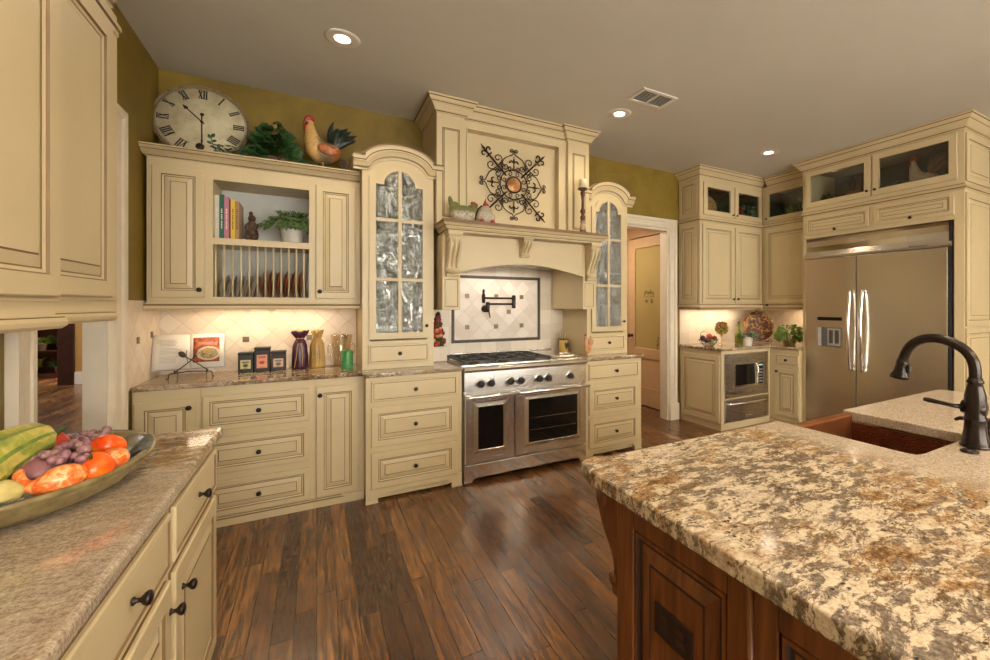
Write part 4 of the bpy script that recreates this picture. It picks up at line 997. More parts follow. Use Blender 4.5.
gd = thing('crookneck_gourd', 'red and orange speckled crookneck gourd at the front of the bowl', 'gourd', (0,0,0))
gp = smooth([(-.572,1.440,1.018),(-.566,1.418,1.014),(-.553,1.405,.998),(-.535,1.400,.992),(-.515,1.402,.995),(-.497,1.412,1.000),(-.480,1.424,1.001),(-.466,1.434,1.000)],4)
n = len(gp); MB().tube(gp,[.007,.008,.009,.0095,.010,.010,.0105,.011,.0115,.012,.013,.0145,.0165,.019,.0215,.0235,.0255,.027,.028,.0285,.029,.0285,.0275,.0265,.0245,.022,.0185,.014,.007][:n] ,20).build('gourd_body', GRD, gd)
# grapes: every berry belongs to one bunch
GRP = m_streak('dusty_purple_grape', [(.3,(.14,.05,.075)),(.5,(.26,.12,.14)),(.7,(.42,.27,.22))], (22,22,22), 2, .3)
random.seed(11)
gr = thing('grape_bunch', 'bunch of dusty purple and pink grapes heaped in the middle of the bowl', 'grapes', (-.535,1.55,1.03))
k = 0
stt = MB().tube([(-.02,.22,-.005),(0,.13,-.008),(.008,.03,-.010),(.0,-.08,-.012)],[.003,.003,.0025,.002],6)
stt.build('stalk', plain('grape_stalk', (.12,.10,.03), .6), gr)
while k < 96:
    u = random.random(); y = -.115+.32*u; wd_ = .052*(1-.35*abs(u-.35)); x = random.uniform(-wd_, wd_)-.012*(u-.3)*4
    z = random.uniform(-.012,.016)*(1-.5*abs(x/wd_))-.012*u
    MB().ell((x,y,z), random.uniform(.0092,.0118), 10, 8).build('grape', GRP, gr); k += 1
# ------------------------------------------------------------------ clock on the plate-rack cabinet
TOPZ = 2.3945
ck = thing('wall_clock', 'large round antique clock with cream face and roman numerals leaning on the wall', 'clock', (-.693,3.845,TOPZ), rot=(radians(-10),0,0))
CR = .272
def m_dial():
    m = NT('aged_clock_dial'); v = m.coord(); a = m.noise(v, 9, 6, .65); b = m.noise(v, 40, 5, .7)
    c = m.ramp(a, [(.3,(.46,.37,.20)),(.55,(.66,.58,.38)),(.75,(.74,.68,.48))])
    tc = m.n('ShaderNodeTexCoord'); mp = m.n('ShaderNodeMapping', {'Vector': tc.outputs['Object'], 'Location': (0,0,-CR), 'Scale': (1,0,1)})
    ln = m.n('ShaderNodeVectorMath', {0: mp.outputs[0]}, operation='LENGTH').outputs['Value']
    wear = m.math('MULTIPLY', m.ramp(ln, [(.88*CR,(0,0,0)),(.97*CR,(1,1,1))]), m.ramp(b, [(.42,(0,0,0)),(.6,(1,1,1))]))
    m.set(Base_Color=m.mix(wear, c, (.16,.10,.05)), Roughness=.6); return m.mat
DIAL = m_dial(); DKRIM = plain('worn_brown_rim', (.22,.15,.08), .6, var=.4, scale=40); INK = plain('black_numerals', (.025,.02,.015), .6)
MB().lathe([(CR-.012,-.004),(CR,-.002),(CR,.016),(CR-.006,.020),(CR-.016,.018),(CR-.017,.012)],(0,0,CR),'y',72).build('rim', DKRIM, ck)
MB().lathe([(0,-.003),(CR-.013,-.003),(CR-.016,.0125),(.0,.0135)],(0,0,CR),'y',72).build('dial', DIAL, ck)
NUM = {1:'I',2:'II',3:'III',4:'IIII',5:'V',6:'VI',7:'VII',8:'VIII',9:'IX',10:'X',11:'XI',12:'XII'}
def bar(m, x0, z0, x1, z1, w, M):
    d = Vector((x1-x0, z1-z0)); d.normalize(); n = Vector((-d.y, d.x))*w/2
    p = [(x0+n.x,z0+n.y),(x0-n.x,z0-n.y),(x1-n.x,z1-n.y),(x1+n.x,z1+n.y)]
    i0 = len(m.v); m.prism(p,'xz',-.0152,-.0138); m.xf(M, i0)
for h, tx in NUM.items():
    a = -2*pi*h/12; M = Matrix.Translation((0,0,CR))@Matrix.Rotation(-a,4,'Y')@Matrix.Translation((0,0,CR*.76))
    m = MB(); hgt = .030; wid = {'I':.0135,'V':.026,'X':.026}; tot = sum(wid[c] for c in tx); x = -tot/2
    for c in tx:
        w_ = wid[c]; cx_ = x+w_/2
        if c == 'I': bar(m,cx_,-hgt,cx_,hgt,.0085,M)
        if c == 'V': bar(m,cx_-.009,hgt,cx_,-hgt,.0090,M); bar(m,cx_+.009,hgt,cx_,-hgt,.0045,M)
        if c == 'X': bar(m,cx_-.009,hgt,cx_+.009,-hgt,.0090,M); bar(m,cx_+.009,hgt,cx_-.009,-hgt,.0045,M)
        x += w_
    bar(m,-tot/2,hgt,tot/2,hgt,.0035,M); bar(m,-tot/2,-hgt,tot/2,-hgt,.0035,M)
    m.build('numeral', INK, ck)
mk = MB()
for k in range(60):
    a = 2*pi*k/60; M = Matrix.Translation((0,0,CR))@Matrix.Rotation(a,4,'Y'); bar(mk,0,CR*.905,0,CR*.925,.003,M)
for R0 in (.905,.925): mk.tube([(CR*R0*cos(2*pi*i/60),-.0145,CR+CR*R0*sin(2*pi*i/60)) for i in range(60)],.0009,5,closed=True)
mk.build('minute_track', plain('faded_track', (.22,.16,.09), .6), ck)
m = MB(); I4 = Matrix.Translation((0,0,CR))
def hand(ang, L, tail, spade):
    M = I4@Matrix.Rotation(ang,4,'Y')@Matrix.Translation((0,-.004,0)); m = MB(); bar(m,0,-tail,0,L,.008,M)
    i0 = len(m.v); m.prism([(0,L*1.13),(-.013,L*.90),(0,L*.80),(.013,L*.90)] if spade else [(0,L*1.05),(-.006,L*.9),(0,L*.6),(.006,L*.9)],'xz',-.0155,-.0138); m.xf(M,i0); return m
hand(radians(-45), .135, .02, True).build('hour_hand', INK, ck)
mh = hand(radians(178), .16, .05, False); mh.lathe([(.0,.017),(.024,.0175),(.024,.0195),(0,.020)],(-.004,0,CR-.185),'y',24); mh.lathe([(0,.018),(.012,.018),(.012,.020),(0,.0205)],(0,0,CR+.055),'y',16); mh.build('minute_hand', INK, ck)
MB().lathe([(0,.017),(.010,.018),(.008,.024),(0,.025)],(0,0,CR),'y',16).build('centre_boss', INK, ck)

# ------------------------------------------------------------------ foliage
def foliage(n, spread, size, fn=None, seed=1, up=.4, width=.7, droop=.3):
    random.seed(seed); m = MB()
    for i in range(n):
        a = random.uniform(0, 2*pi); e = random.uniform(-.3, 1.0); r = random.random()**.5
        p = Vector((r*cos(a)*spread[0], r*sin(a)*spread[1], random.random()*spread[2]*(1-.55*r*r)))
        if fn: p = Vector(fn(p))
        d = Vector((cos(a), sin(a), e*up-.2*droop)); L = size*random.uniform(.7,1.25)
        m.leaf(p, d, (random.uniform(-.6,.6),random.uniform(-1.5,-.3),random.uniform(.1,1)), L, L*width, 0, droop)
    return m
iv = thing('ivy_plant', 'dark green trailing ivy beside the clock on top of the cabinet', 'plant', (-.265,3.715,TOPZ))
MB().prism([(-.115,0),(.115,0),(.13,.045),(-.13,.045)],'xz',-.05,.05).build('basket', plain('brown_wicker', (.12,.06,.025), .7, bump=.001), iv)
foliage(430,(.155,.075,.28),.056,lambda p:(p.x*(1.0-.5*max(0,p.z/.27)),p.y,.02+p.z),5,.5,.8).build('foliage', IVY, iv)
vm = MB()
for k in range(34):
    u = k/33; vm.leaf((-.13-.19*u,-.075+.02*sin(k),.02+.035*sin(k*1.3)**2),(-.7,-.3*sin(k*2.),.5*cos(k)),(0,-.6,1),.036,.030,0,.3)
for k in range(18):
    u = k/17; vm.leaf((.14+.13*u,-.085,.015+.02*sin(k*2.1)**2),(.6,-.4,.3*cos(k)),(0,-.6,1),.034,.028,0,.3)
vm.build('trailing_vine', IVY, iv)
tw = MB()
tw.tube(smooth([(-.31,-.08,.012),(-.325,-.085,.05),(-.335,-.085,.085),(-.332,-.085,.10)],3),.0022,6)
for p_, d_ in (((-.335,-.085,.09),(-.5,-.2,.8)),((-.333,-.085,.10),(.5,-.2,.8)),((-.334,-.085,.075),(.7,-.2,.1)),((-.33,-.085,.06),(-.7,-.2,.2))): tw.leaf(p_,d_,(0,-1,.4),.032,.024)
tw.build('upright_shoot', IVY, iv)

# ------------------------------------------------------------------ roosters and hens
def bird_mat(name, stops, speck, rough=.4, axis=0, scale=60, z=False):
    m = NT(name); tc = m.n('ShaderNodeTexCoord'); s = m.n('ShaderNodeSeparateXYZ', {0: tc.outputs['Object']})
    nz = m.noise(tc.outputs['Object'], scale, 4, .7)
    f = m.math('ADD', s.outputs[2 if z else 0], m.math('MULTIPLY', m.math('SUBTRACT', nz, .5), .06))
    lo, hi = stops[0][0], stops[-1][0]
    f = m.math('DIVIDE', m.math('SUBTRACT', f, lo), hi-lo)
    c = m.ramp(f, [((p-lo)/(hi-lo), c_) for p, c_ in stops])
    c = m.mix(m.ramp(nz, [(.52,(0,0,0)),(.6,(.7,.7,.7))]), c, speck)
    m.set(Base_Color=c, Roughness=rough); m.bump(nz, .4, .003); return m.mat
REDC = plain('red_comb', (.34,.03,.022), .35); YEL = plain('yellow_leg', (.45,.28,.06), .5); EYE = plain('dark_eye', (.01,.01,.01), .2)
def rooster(name, label, loc, s, mbody, mtail, base=None, group=None, flip=1, rz=0, cat='rooster figurine', tall=1.0):
    """standing cockerel figurine, about 1 unit tall before scaling, head towards -x"""
    t = thing(name, label, cat, loc, rz, group); f = flip
    def q(x,y,z): return (f*x*s, y*s, z*s*tall)
    m = MB()
    RY_ = lambda a: Matrix.Rotation(a*f, 3, 'Y')
    m.ell(q(.02,0,.33),(.27*s,.18*s,.21*s*tall),20,14,0,RY_(-.25)); m.ell(q(-.12,0,.40),(.19*s,.155*s,.22*s*tall),18,12)
    for i in range(9):
        u = i/8; m.ell(q(-.16-.10*u+.03*u*u,0,.48+.34*u),((.165-.095*u)*s,(.14-.08*u)*s,.10*s),14,10)
    m.ell(q(-.235,0,.86),(.078*s,.062*s,.068*s),16,12); m.ell(q(.18,0,.42),(.12*s,.10*s,.10*s),14,10)
    b = m.build('bird_body', mbody, t, remesh=max(.0035,.014*s))
    mw_ = MB()
    for sd_ in (-1,1): mw_.ell(q(.06,sd_*.165,.36),(.17*s,.045*s,.105*s),16,10,0,RY_(.25))
    mw_.build('wing', mtail[1] if isinstance(mtail,list) else mbody, t, kind=None)
    m = MB()
    for i in range(9):
        a = radians(35+i*9); L = .34+.06*sin(i*1.7)+.08*i/9
        pts = [Vector(q(.20,(i%3-1)*.035,.42))]
        for k in range(1,7):
            u = k/6; bend = a-u*1.05*(1.0 if i > 3 else .6); pts.append(pts[-1]+Vector((f*cos(bend+.35),0,sin(bend+.35)))*L*s/4.6)
        m.tube(pts,[.03*s,.055*s,.062*s,.060*s,.050*s,.034*s,.008*s],8)
    m.build('tail_feathers', mtail[0] if isinstance(mtail,list) else mtail, t, remesh=max(.003,.010*s))
    m = MB()
    for x,z,r in ((-.30,.925,.034),(-.272,.96,.042),(-.235,.975,.046),(-.195,.96,.040),(-.165,.925,.032)): m.ell(q(x,0,z),(r*s,.028*s,r*1.35*s),12,8)
    cb = m.build('comb', REDC, t, remesh=max(.0025,.009*s))
    MB().ell(q(-.30,0,.765),(.040*s,.040*s,.080*s),12,8).ell(q(-.275,0,.84),(.045*s,.075*s,.042*s),12,8).build('wattle', REDC, t, remesh=max(.0025,.009*s))
    MB().lathe([(.026*s,0),(.017*s,.035*s),(.003*s,.065*s)],(0,0,0),'x',10).xf(Matrix.Translation(q(-.29,0,.855))@Matrix.Diagonal((-f,1,1,1))).build('beak', YEL, t)
    for sd_ in (-1,1): MB().ell(q(-.262,sd_*.045,.875),.010*s,8,6).build('eye', EYE, t)
    m = MB()
    for sd_ in (-.05,.05):
        m.tube([q(-.02,sd_,.24),q(-.01,sd_,.10),q(-.02,sd_,.012)],[.030*s,.016*s,.015*s],8)
        for a in (-.5,0,.5,pi): m.tube([q(-.02,sd_,.014),(f*(-.02-.085*cos(a))*s,(sd_+.085*sin(a))*s,.010*s)],[.014*s,.008*s],6)
    m.build('legs', base or YEL, t)
    return t
RB = bird_mat('golden_neck_speckled_body', [(-.14,(.55,.30,.08)),(-.05,(.60,.38,.13)),(-.015,(.12,.08,.04)),(.04,(.10,.07,.035)),(.08,(.42,.14,.045))], (.30,.22,.12), .45)
RT = plain('dark_green_black_tail', (.012,.022,.018), .35, var=.4); RW = plain('rust_wing', (.35,.12,.04), .5, var=.5, scale=60)
rooster('rooster_figurine', 'large painted rooster with golden neck and black tail atop the cabinet', (.045,3.70,TOPZ), .385, RB, [RT,RW])
bk = thing('wicker_basket', 'small brown slatted basket behind the rooster tail on the cabinet', 'basket', (.215,3.86,TOPZ))
m = MB()
for i in range(9): m.box(-.06+i*.0135,-.05+i*.0135,-.05,.05,0,.15-.008*i)
m.box(-.063,.063,-.052,.052,0,.012); m.build('basket_slats', plain('brown_slats', (.16,.08,.035), .6, var=.4), bk)

# ------------------------------------------------------------------ open shelf of the plate-rack cabinet
SZ = 1.8405
bx = -.5930
for i,(w_,h_,col,lab) in enumerate(((.022,.292,(.55,.53,.46),'thin white hardback book, leftmost on the open shelf'),(.026,.300,(.012,.12,.075),'dark green hardback cookbook with white spine lettering on the open shelf'),(.025,.288,(.50,.17,.27),'pink hardback cookbook on the open shelf'),(.008,.265,(.10,.02,.02),'thin dark red book between the pink and yellow cookbooks'),(.022,.272,(.75,.50,.02),'bright yellow cookbook on the open shelf'),(.022,.262,(.38,.22,.09),'tan brown book, rightmost in the row on the open shelf'))):
    bo = thing('cookbook', lab, 'book', (bx,3.70,SZ), 0, 'cookbooks on the open shelf')
    cm = plain('book_cover_%d' % i, col, .45, var=.06)
    MB().box(0,w_,0,.21,0,.003).box(0,.002,0,.21,.003,h_).box(w_-.002,w_,0,.21,.003,h_).box(.002,w_-.002,0,.0025,.003,h_).build('cover', cm, bo)
    MB().box(.0021,w_-.0021,.003,.205,.0031,h_-.004).build('pages', plain('paper', (.6,.55,.42), .8), bo)
    if w_ > .02:
        sp_ = MB(); z = .07; random.seed(20+i)
        for k in range(11):
            hh = random.uniform(.006,.010); sp_.box(w_*.36,w_*.64,-.0006,0,z,z+hh); z += hh+.0035+(.006 if k in (4,7) else 0)
        sp_.build('spine_lettering', plain('spine_ink_%d' % i, (.72,.68,.6) if i < 3 else (.10,.06,.02), .6), bo)
    bx += w_+.001
fg = thing('figurine', 'dark brown carved seated figurine on the open shelf between books and plant', 'figurine', (-.400,3.78,SZ))
m = MB().ell((0,0,.05),(.042,.038,.055),18,12).ell((.0,0,.105),(.034,.030,.045),16,12).ell((.002,-.004,.165),(.024,.024,.026),16,12).ell((-.004,.0,.198),(.013,.013,.020),12,8).ell((.018,-.030,.03),(.026,.022,.020),12,8).ell((-.022,-.030,.03),(.022,.022,.020),12,8).ell((.024,-.02,.10),(.014,.020,.034),12,8,0,Matrix.Rotation(.5,3,'Y')).ell((-.026,-.012,.095),(.013,.018,.036),12,8).ell((.0,-.026,.162),(.010,.010,.009),10,6)
m.ell((0,0,.006),(.046,.042,.010),18,6)
m.build('figurine_body', plain('dark_carved_brown', (.07,.035,.018), .45, var=.35, scale=50, bump=.001), fg, remesh=.0035)
vp_ = thing('potted_plant', 'variegated trailing plant in a white pot on the open shelf', 'plant', (-.155,3.775,SZ))
MB().lathe([(.060,0),(.066,.02),(.074,.10),(.078,.105),(.070,.105),(.066,.09),(0,.09)],(0,0,0),'z',28).build('pot', plain('white_planter', (.58,.56,.52), .4), vp_)
random.seed(9); m = MB(); st_ = MB()
for k in range(26):
    a = random.uniform(-pi*.95,.2) if k % 3 else random.uniform(0,2*pi); L = random.uniform(.07,.16); rx = cos(a)
    p0 = Vector((.02*cos(a),.02*sin(a),.09)); pts = []
    for i in range(6):
        u = i/5; pts.append(p0+Vector((max(-.155,min(.085,cos(a)*L*u*1.25)),max(-.085,sin(a)*L*u*.75),.11*sin(pi*min(u*1.0,.62))+(-.13*max(0,u-.5)))))
    st_.tube(pts,.0018,5)
    for i in range(1,6):
        for s_ in (-1,1):
            d = (pts[i]-pts[i-1]).normalized()+Vector((s_*.5*sin(a),-.3,.1)); m.leaf(pts[i],d,(0,-.7,1),random.uniform(.040,.062),.020,0,.4)
st_.build('stems', plain('green_stems', (.05,.11,.03), .6), vp_); m.build('foliage', IVYV, vp_)
# plates in the rack
PLB = plain('pale_stoneware', (.50,.43,.34), .3, var=.1); PLT = plain('terracotta_glaze', (.30,.085,.025), .3, var=.25)
def plate_mesh(r):
    return MB().lathe([(0,0),(r*.55,0),(r*.62,.004),(r*.97,.016),(r,.018),(r*.97,.021),(r*.60,.009),(r*.55,.005),(0,.005)],(0,0,0),'x',40)
proto = {}
names_ = ['first','second','third','fourth','fifth','sixth']
for k in range(12):
    red = k >= 5
    if k == 11: red = True
    r = .108 if red else .082
    x = -.584+(k+.5)*.0457-(.0457 if k == 11 else 0)
    if k == 11: continue
    idx = (k-5) if red else k
    tn = 'terracotta' if red else 'pale stoneware'
    lab = ('%s %s plate from the left in the plate rack' % (names_[idx], tn))
    if red not in proto:
        o = thing('dinner_plate', lab, 'plate', (0,0,0), 0, tn+' plates in the rack'); plate_mesh(r).build('plate_body', PLT if red else PLB, o); proto[red] = o
    else:
        o = copy_tree(proto[red]); o['label'] = lab
    tilt = radians(6 if red else 14)
    o.location = (x-.010,3.775,1.4465+r*cos(tilt)+.001); o.rotation_euler = (0,tilt,0)
# ------------------------------------------------------------------ things behind the rippled glass
oc = thing('octagonal_plate', 'octagonal green-rimmed plate standing upright at the top of the left display cabinet', 'plate', (.555,3.72,2.0555), rot=(radians(-8),0,0))
def octa(r, y0, y1, rx=1.0):
    return [(r*rx*cos(pi/8+k*pi/4), r*1.08+r*1.08*sin(pi/8+k*pi/4)/ .9239*.9239) for k in range(8)]
OCG = plain('olive_green_rim', (.16,.20,.04), .35, var=.3); OCC = plain('pale_plate_centre', (.50,.50,.36), .35, var=.25, scale=30)
MB().prism(octa(.135,0,0),'xz',0,.012).build('plate_rim', OCG, oc, bevel=.003)
MB().prism([(x*.66,.1458+(z-.1458)*.66) for x, z in octa(.135,0,0)],'xz',-.003,-.0005).build('plate_centre', OCC, oc, bevel=.001)
hn_ = MB().ell((0,-.0045,.12),(.032,.003,.024),14,8).ell((-.022,-.0045,.15),(.012,.003,.018),10,8).ell((.03,-.0045,.14),(.014,.003,.02),10,8)
hn_.build('painted_hen', plain('hen_paint', (.18,.14,.06), .4, var=.4), oc)
def mug(x, y, z, lab, r=.036, h=.085, col=(.62,.60,.54)):
    t = thing('mug', lab, 'mug', (x,y,z), 0, 'crockery behind rippled glass')
    MB().lathe([(r*.8,0),(r*.95,.01),(r,h*.5),(r,h),(r-.004,h),(r-.005,.012),(0,.010)],(0,0,0),'z',24).build('mug_body', plain('mug_glaze', col, .3), t)
    MB().tube([(r,0,h*.75),(r+.022,0,h*.7),(r+.024,0,h*.4),(r,0,h*.28)],.005,8).build('mug_handle', plain('mug_glaze', col, .3), t)
mug(.44,3.66,1.7205,'white mug at left on the middle shelf of the left display cabinet'); mug(.66,3.66,1.7205,'white mug at right on the middle shelf of the left display cabinet')
mug(.45,3.68,1.4055,'pale green mug on the lower shelf of the left display cabinet',.045,.11,(.42,.55,.38)); mug(2.40,3.66,1.7205,'white mug on the middle shelf of the right display cabinet'); mug(2.56,3.68,1.4055,'pale mug on the lower shelf of the right display cabinet',.045,.1)
gp_ = thing('dinner_plate', 'pale green plate standing on the lower shelf of the left display cabinet', 'plate', (.64,3.88,1.4065), rot=(0,0,0))
MB().lathe([(0,.0),(.07,.0),(.105,.012),(.11,.014),(.105,.018),(.07,.006),(0,.006)],(0,0,.112),'y',36).build('plate_body', plain('pale_green_glaze', (.42,.50,.30), .3), gp_)

# ------------------------------------------------------------------ on the left back worktop
WZ = .9168
cs = thing('book_stand', 'small black wrought iron cookbook stand with a spoon ornament', 'book stand', (-.728,3.78,WZ), radians(8)); cs.scale = (.68,1,.92)
r = .0042; m = MB()
m.tube(smooth([(-.16,-.09,.004),(-.155,-.09,.035),(-.10,-.085,.040),(0,-.085,.046),(.10,-.085,.040),(.155,-.09,.035),(.16,-.09,.004)],3),r,8)
for s_ in (-1,1):
    m.tube([(s_*.16,-.09,.004),(s_*.175,-.105,.004)],r,6); m.tube([(s_*.12,-.088,.040),(s_*.11,.03,.040),(s_*.11,.06,.004)],r,6)
    m.tube([(s_*.11,.03,.036),(s_*.12,-.088,.05),(s_*.12,-.092,.062)],r,6)
m.build('stand_frame', IRON, cs)
MB().tube(smooth([(.13,-.094,.045),(.05,-.096,.10),(.0,-.098,.13),(-.045,-.098,.155)],3),.0038,8).ell((-.062,-.098,.170),(.030,.005,.020),16,8,0,Matrix.Rotation(.5,3,'Y')).build('spoon_ornament', IRON, cs)
fk = MB().tube(smooth([(-.12,-.096,.045),(-.04,-.100,.095),(.0,-.101,.125),(.025,-.101,.15)],3),.0038,8)
for s_ in (-1,0,1): fk.tube([(.025,-.101,.15),(.036+s_*.010,-.101,.165-s_*.006),(.055+s_*.010,-.101,.190-s_*.008)],.0022,6)
fk.tube(smooth([(-.02,-.10,.11),(-.032,-.10,.16),(-.028,-.10,.20)],3),.0028,6)
fk.build('fork_ornament', IRON, cs)
cb_ = thing('open_cookbook', 'open cookbook with white text page and a food photograph, propped on the iron stand', 'book', (-.741,3.78,WZ+.052), rot=(radians(-20),0,radians(8)))
PAPER = plain('white_page', (.66,.62,.55), .6, var=.03)
def page(x0, x1, sgn):
    m = MB(); n = 10; vs = []
    for i in range(n+1):
        u = i/n; x = x0+(x1-x0)*u; y = -.012*sin(pi*u)**.8-.004; vs += [(x,y,0),(x,y,.235),(x,y+.010*(1-.5*u),.235),(x,y+.010*(1-.5*u),0)]
    fs = []
    for i in range(n):
        for k in range(4): l = (k+1)%4; fs.append((i*4+k,i*4+l,i*4+4+l,i*4+4+k))
    fs += [(0,1,2,3),(n*4+3,n*4+2,n*4+1,n*4)]; return m.add(vs,fs,0,True)
lp = page(0,-.185,-1).build('left_page', PAPER, cb_); rp = page(0,.185,1).build('right_page', PAPER, cb_)
MB().box(-.190,.190,.0075,.011,-.004,.239).build('cover', plain('blue_grey_cover', (.35,.37,.40), .5), cb_)
txm = MB(); random.seed(4)
for i in range(17):
    z = .196-i*.0095; 
    if i in (5,11): continue
    txm.box(-.150,-.150+random.uniform(.075,.115),-.0172,-.0166,z,z+.0022)
txm.build('printed_lines', plain('grey_text', (.33,.31,.29), .7), lp)
MB().box(-.165,-.142,-.0165,-.0158,.175,.203).build('recipe_initial', plain('tan_square', (.60,.50,.30), .7), lp)
def m_food():
    m = NT('food_photograph'); tc = m.n('ShaderNodeTexCoord'); s = m.n('ShaderNodeSeparateXYZ', {0: tc.outputs['Object']})
    def dist(cx_, cz, ax, az):
        a = m.math('DIVIDE', m.math('SUBTRACT', s.outputs[0], cx_), ax); b = m.math('DIVIDE', m.math('SUBTRACT', s.outputs[2], cz), az)
        return m.math('SQRT', m.math('ADD', m.math('MULTIPLY', a, a), m.math('MULTIPLY', b, b)))
    nz = m.noise(tc.outputs['Object'], 40, 4, .6, 1.); nz2 = m.noise(tc.outputs['Object'], 90, 3, .6, 1.5)
    c = m.ramp(nz, [(.35,(.16,.02,.01)),(.6,(.42,.10,.03)),(.75,(.55,.18,.05))])
    pl_ = dist(.100,.095,.066,.050); c = m.mix(m.ramp(pl_, [(.96,(1,1,1)),(1.02,(0,0,0))]), c, (.62,.52,.38))
    fd = m.ramp(nz2, [(.35,(.05,.03,.01)),(.47,(.35,.20,.05)),(.55,(.62,.45,.14)),(.68,(.20,.22,.04))])
    c = m.mix(m.ramp(pl_, [(.70,(1,1,1)),(.78,(0,0,0))]), c, fd)
    m.set(Base_Color=c, Roughness=.35); return m.mat
phm = MB(); n = 10; vs = []
for i in range(n+1):
    x = .018+.140*i/n; u = x/.185; y = -.012*sin(pi*u)**.8-.0052; vs += [(x,y,.035),(x,y,.208)]
phm.add(vs,[(2*i,2*i+2,2*i+3,2*i+1) for i in range(n)],0,True); phm.build('food_photo', m_food(), rp, solid=.0004)
# three tea tins
for i,(x,w_,h_,c1,c2,lab) in enumerate(((-.428,.088,.140,(.55,.48,.20),(.05,.05,.03),'black tea tin with yellow label, left of the three'),(-.334,.092,.172,(.68,.28,.16),(.35,.05,.03),'black tea tin with pink-orange label, tallest and middle of the three'),(-.238,.090,.140,(.62,.40,.24),(.10,.12,.16),'black tea tin with peach label, right of the three'))):
    t = thing('tea_tin', lab, 'tin', (x*1.02,3.79,WZ), 0, 'black tea tins on the back worktop')
    MB().box(-w_/2,w_/2,0,.085,0,h_-.016).build('tin_body', DARK, t, bevel=.004)
    MB().box(-w_/2-.002,w_/2+.002,-.002,.087,h_-.015,h_).build('tin_lid', DARK, t, bevel=.004)
    lb = MB().box(-w_*.34,w_*.34,-.0015,-.0004,.026,h_-.052).build('label', plain('tin_label_%d' % i, c1, .5, var=.08), t)
    lm = MB(); zt_ = h_-.060; lm.box(-w_*.24,w_*.24,-.0022,-.0016,zt_-.010,zt_-.003).box(-w_*.20,w_*.20,-.0022,-.0016,zt_-.016,zt_-.0125)
    lm.ell((0,-.0018,(.026+zt_)/2-.004),(w_*.18,.0006,.011),14,6).box(-w_*.15,w_*.15,-.0022,-.0016,.030,.034)
    lm.build('label_print', plain('tin_print_%d' % i, c2, .5), lb)
# gift bags
def giftbag(x, label, mat, matin, cord, flare, sc_=1.0):
    t = thing('wine_gift_bag', label, 'gift bag', (x*1.03,3.85,WZ))
    m = MB(); prof = [(.046,0),(.050,.01),(.047,.08),(.041,.15),(.030,.185),(.020,.200),(.026,.208),(.040*flare,.225),(.054*flare,.248),(.050*flare,.250),(.036*flare,.228),(.018,.207),(.0,.205)]
    prof = [(r_*1.08, z_*1.13) for r_, z_ in prof]
    m.lathe(prof,(0,0,0),'z',48)
    for i, p in enumerate(m.v):
        a = math.atan2(p[1],p[0]); r_ = math.hypot(p[0],p[1]); z = p[2]
        k = 1+ (.10*sin(a*8+z*20)+.05*sin(a*13)) * (min(1,max(0,(z-.0)/.05)))*(.6 if z < .15 else 1)
        m.v[i] = (p[0]*k,p[1]*k*.85,z+(.006*sin(a*5) if z > .22 else 0))
    m.build('bag_cloth', mat, t)
    MB().tube([(.0225*cos(2*pi*i/20),.0205*sin(2*pi*i/20),.226) for i in range(20)],.0035,6,closed=True).tube(smooth([(.004,-.022,.20),(.012,-.045,.16),(.016,-.053,.09),(.012,-.056,.02)],3),.0028,6).tube(smooth([(-.004,-.022,.20),(-.016,-.045,.17),(-.022,-.051,.10),(-.036,-.054,.012)],3),.0028,6).build('tie_cord', cord, t)
    return t
PUR = plain('purple_satin', (.06,.012,.04), .35, var=.3); GOLD = plain('gold_satin', (.48,.30,.09), .4, var=.2); CORD = plain('gold_cord', (.55,.36,.12), .5)
g1 = giftbag(-.105,'dark purple satin wine gift bag tied with gold cord',PUR,GOLD,CORD,1.0)
MB().lathe([(.0,.238),(.030,.242),(.040,.252),(.028,.262),(.010,.266),(0,.266)],(0,0,.03),'z',20).build('gold_lining', GOLD, g1)
g2 = giftbag(.005,'gold satin wine gift bag beside the purple one',GOLD,GOLD,GOLD,.72)
# pitcher and candle
pc = thing('glass_pitcher', 'clear glass pitcher with two handles beside the green candle', 'pitcher', (.170,3.845,WZ))
MB().lathe([(.052,0),(.055,.004),(.060,.10),(.074,.235),(.077,.245),(.074,.245),(.071,.235),(.057,.10),(.052,.010),(0,.008)],(0,0,0),'z',36).build('pitcher_glass', GLASSV, pc)
for s_ in (-1,1): MB().tube(smooth([(s_*.066,0,.17),(s_*.090,0,.165),(s_*.094,0,.12),(s_*.082,0,.09),(s_*.060,0,.085)],3),.005,8).build('pitcher_handle', GLASSV, pc)
cd = thing('candle', 'green pillar candle in front of the glass pitcher', 'candle', (.200,3.66,WZ))
MB().lathe([(.040,0),(.041,.004),(.041,.130),(.036,.136),(.030,.134),(.005,.130),(0,.130)],(0,0,0),'z',32).build('candle_wax', plain('green_wax', (.06,.26,.08), .35, var=.3, scale=40), cd)
MB().tube([(0,0,.129),(.002,0,.142)],.0012,6).build('wick', EYE, cd)

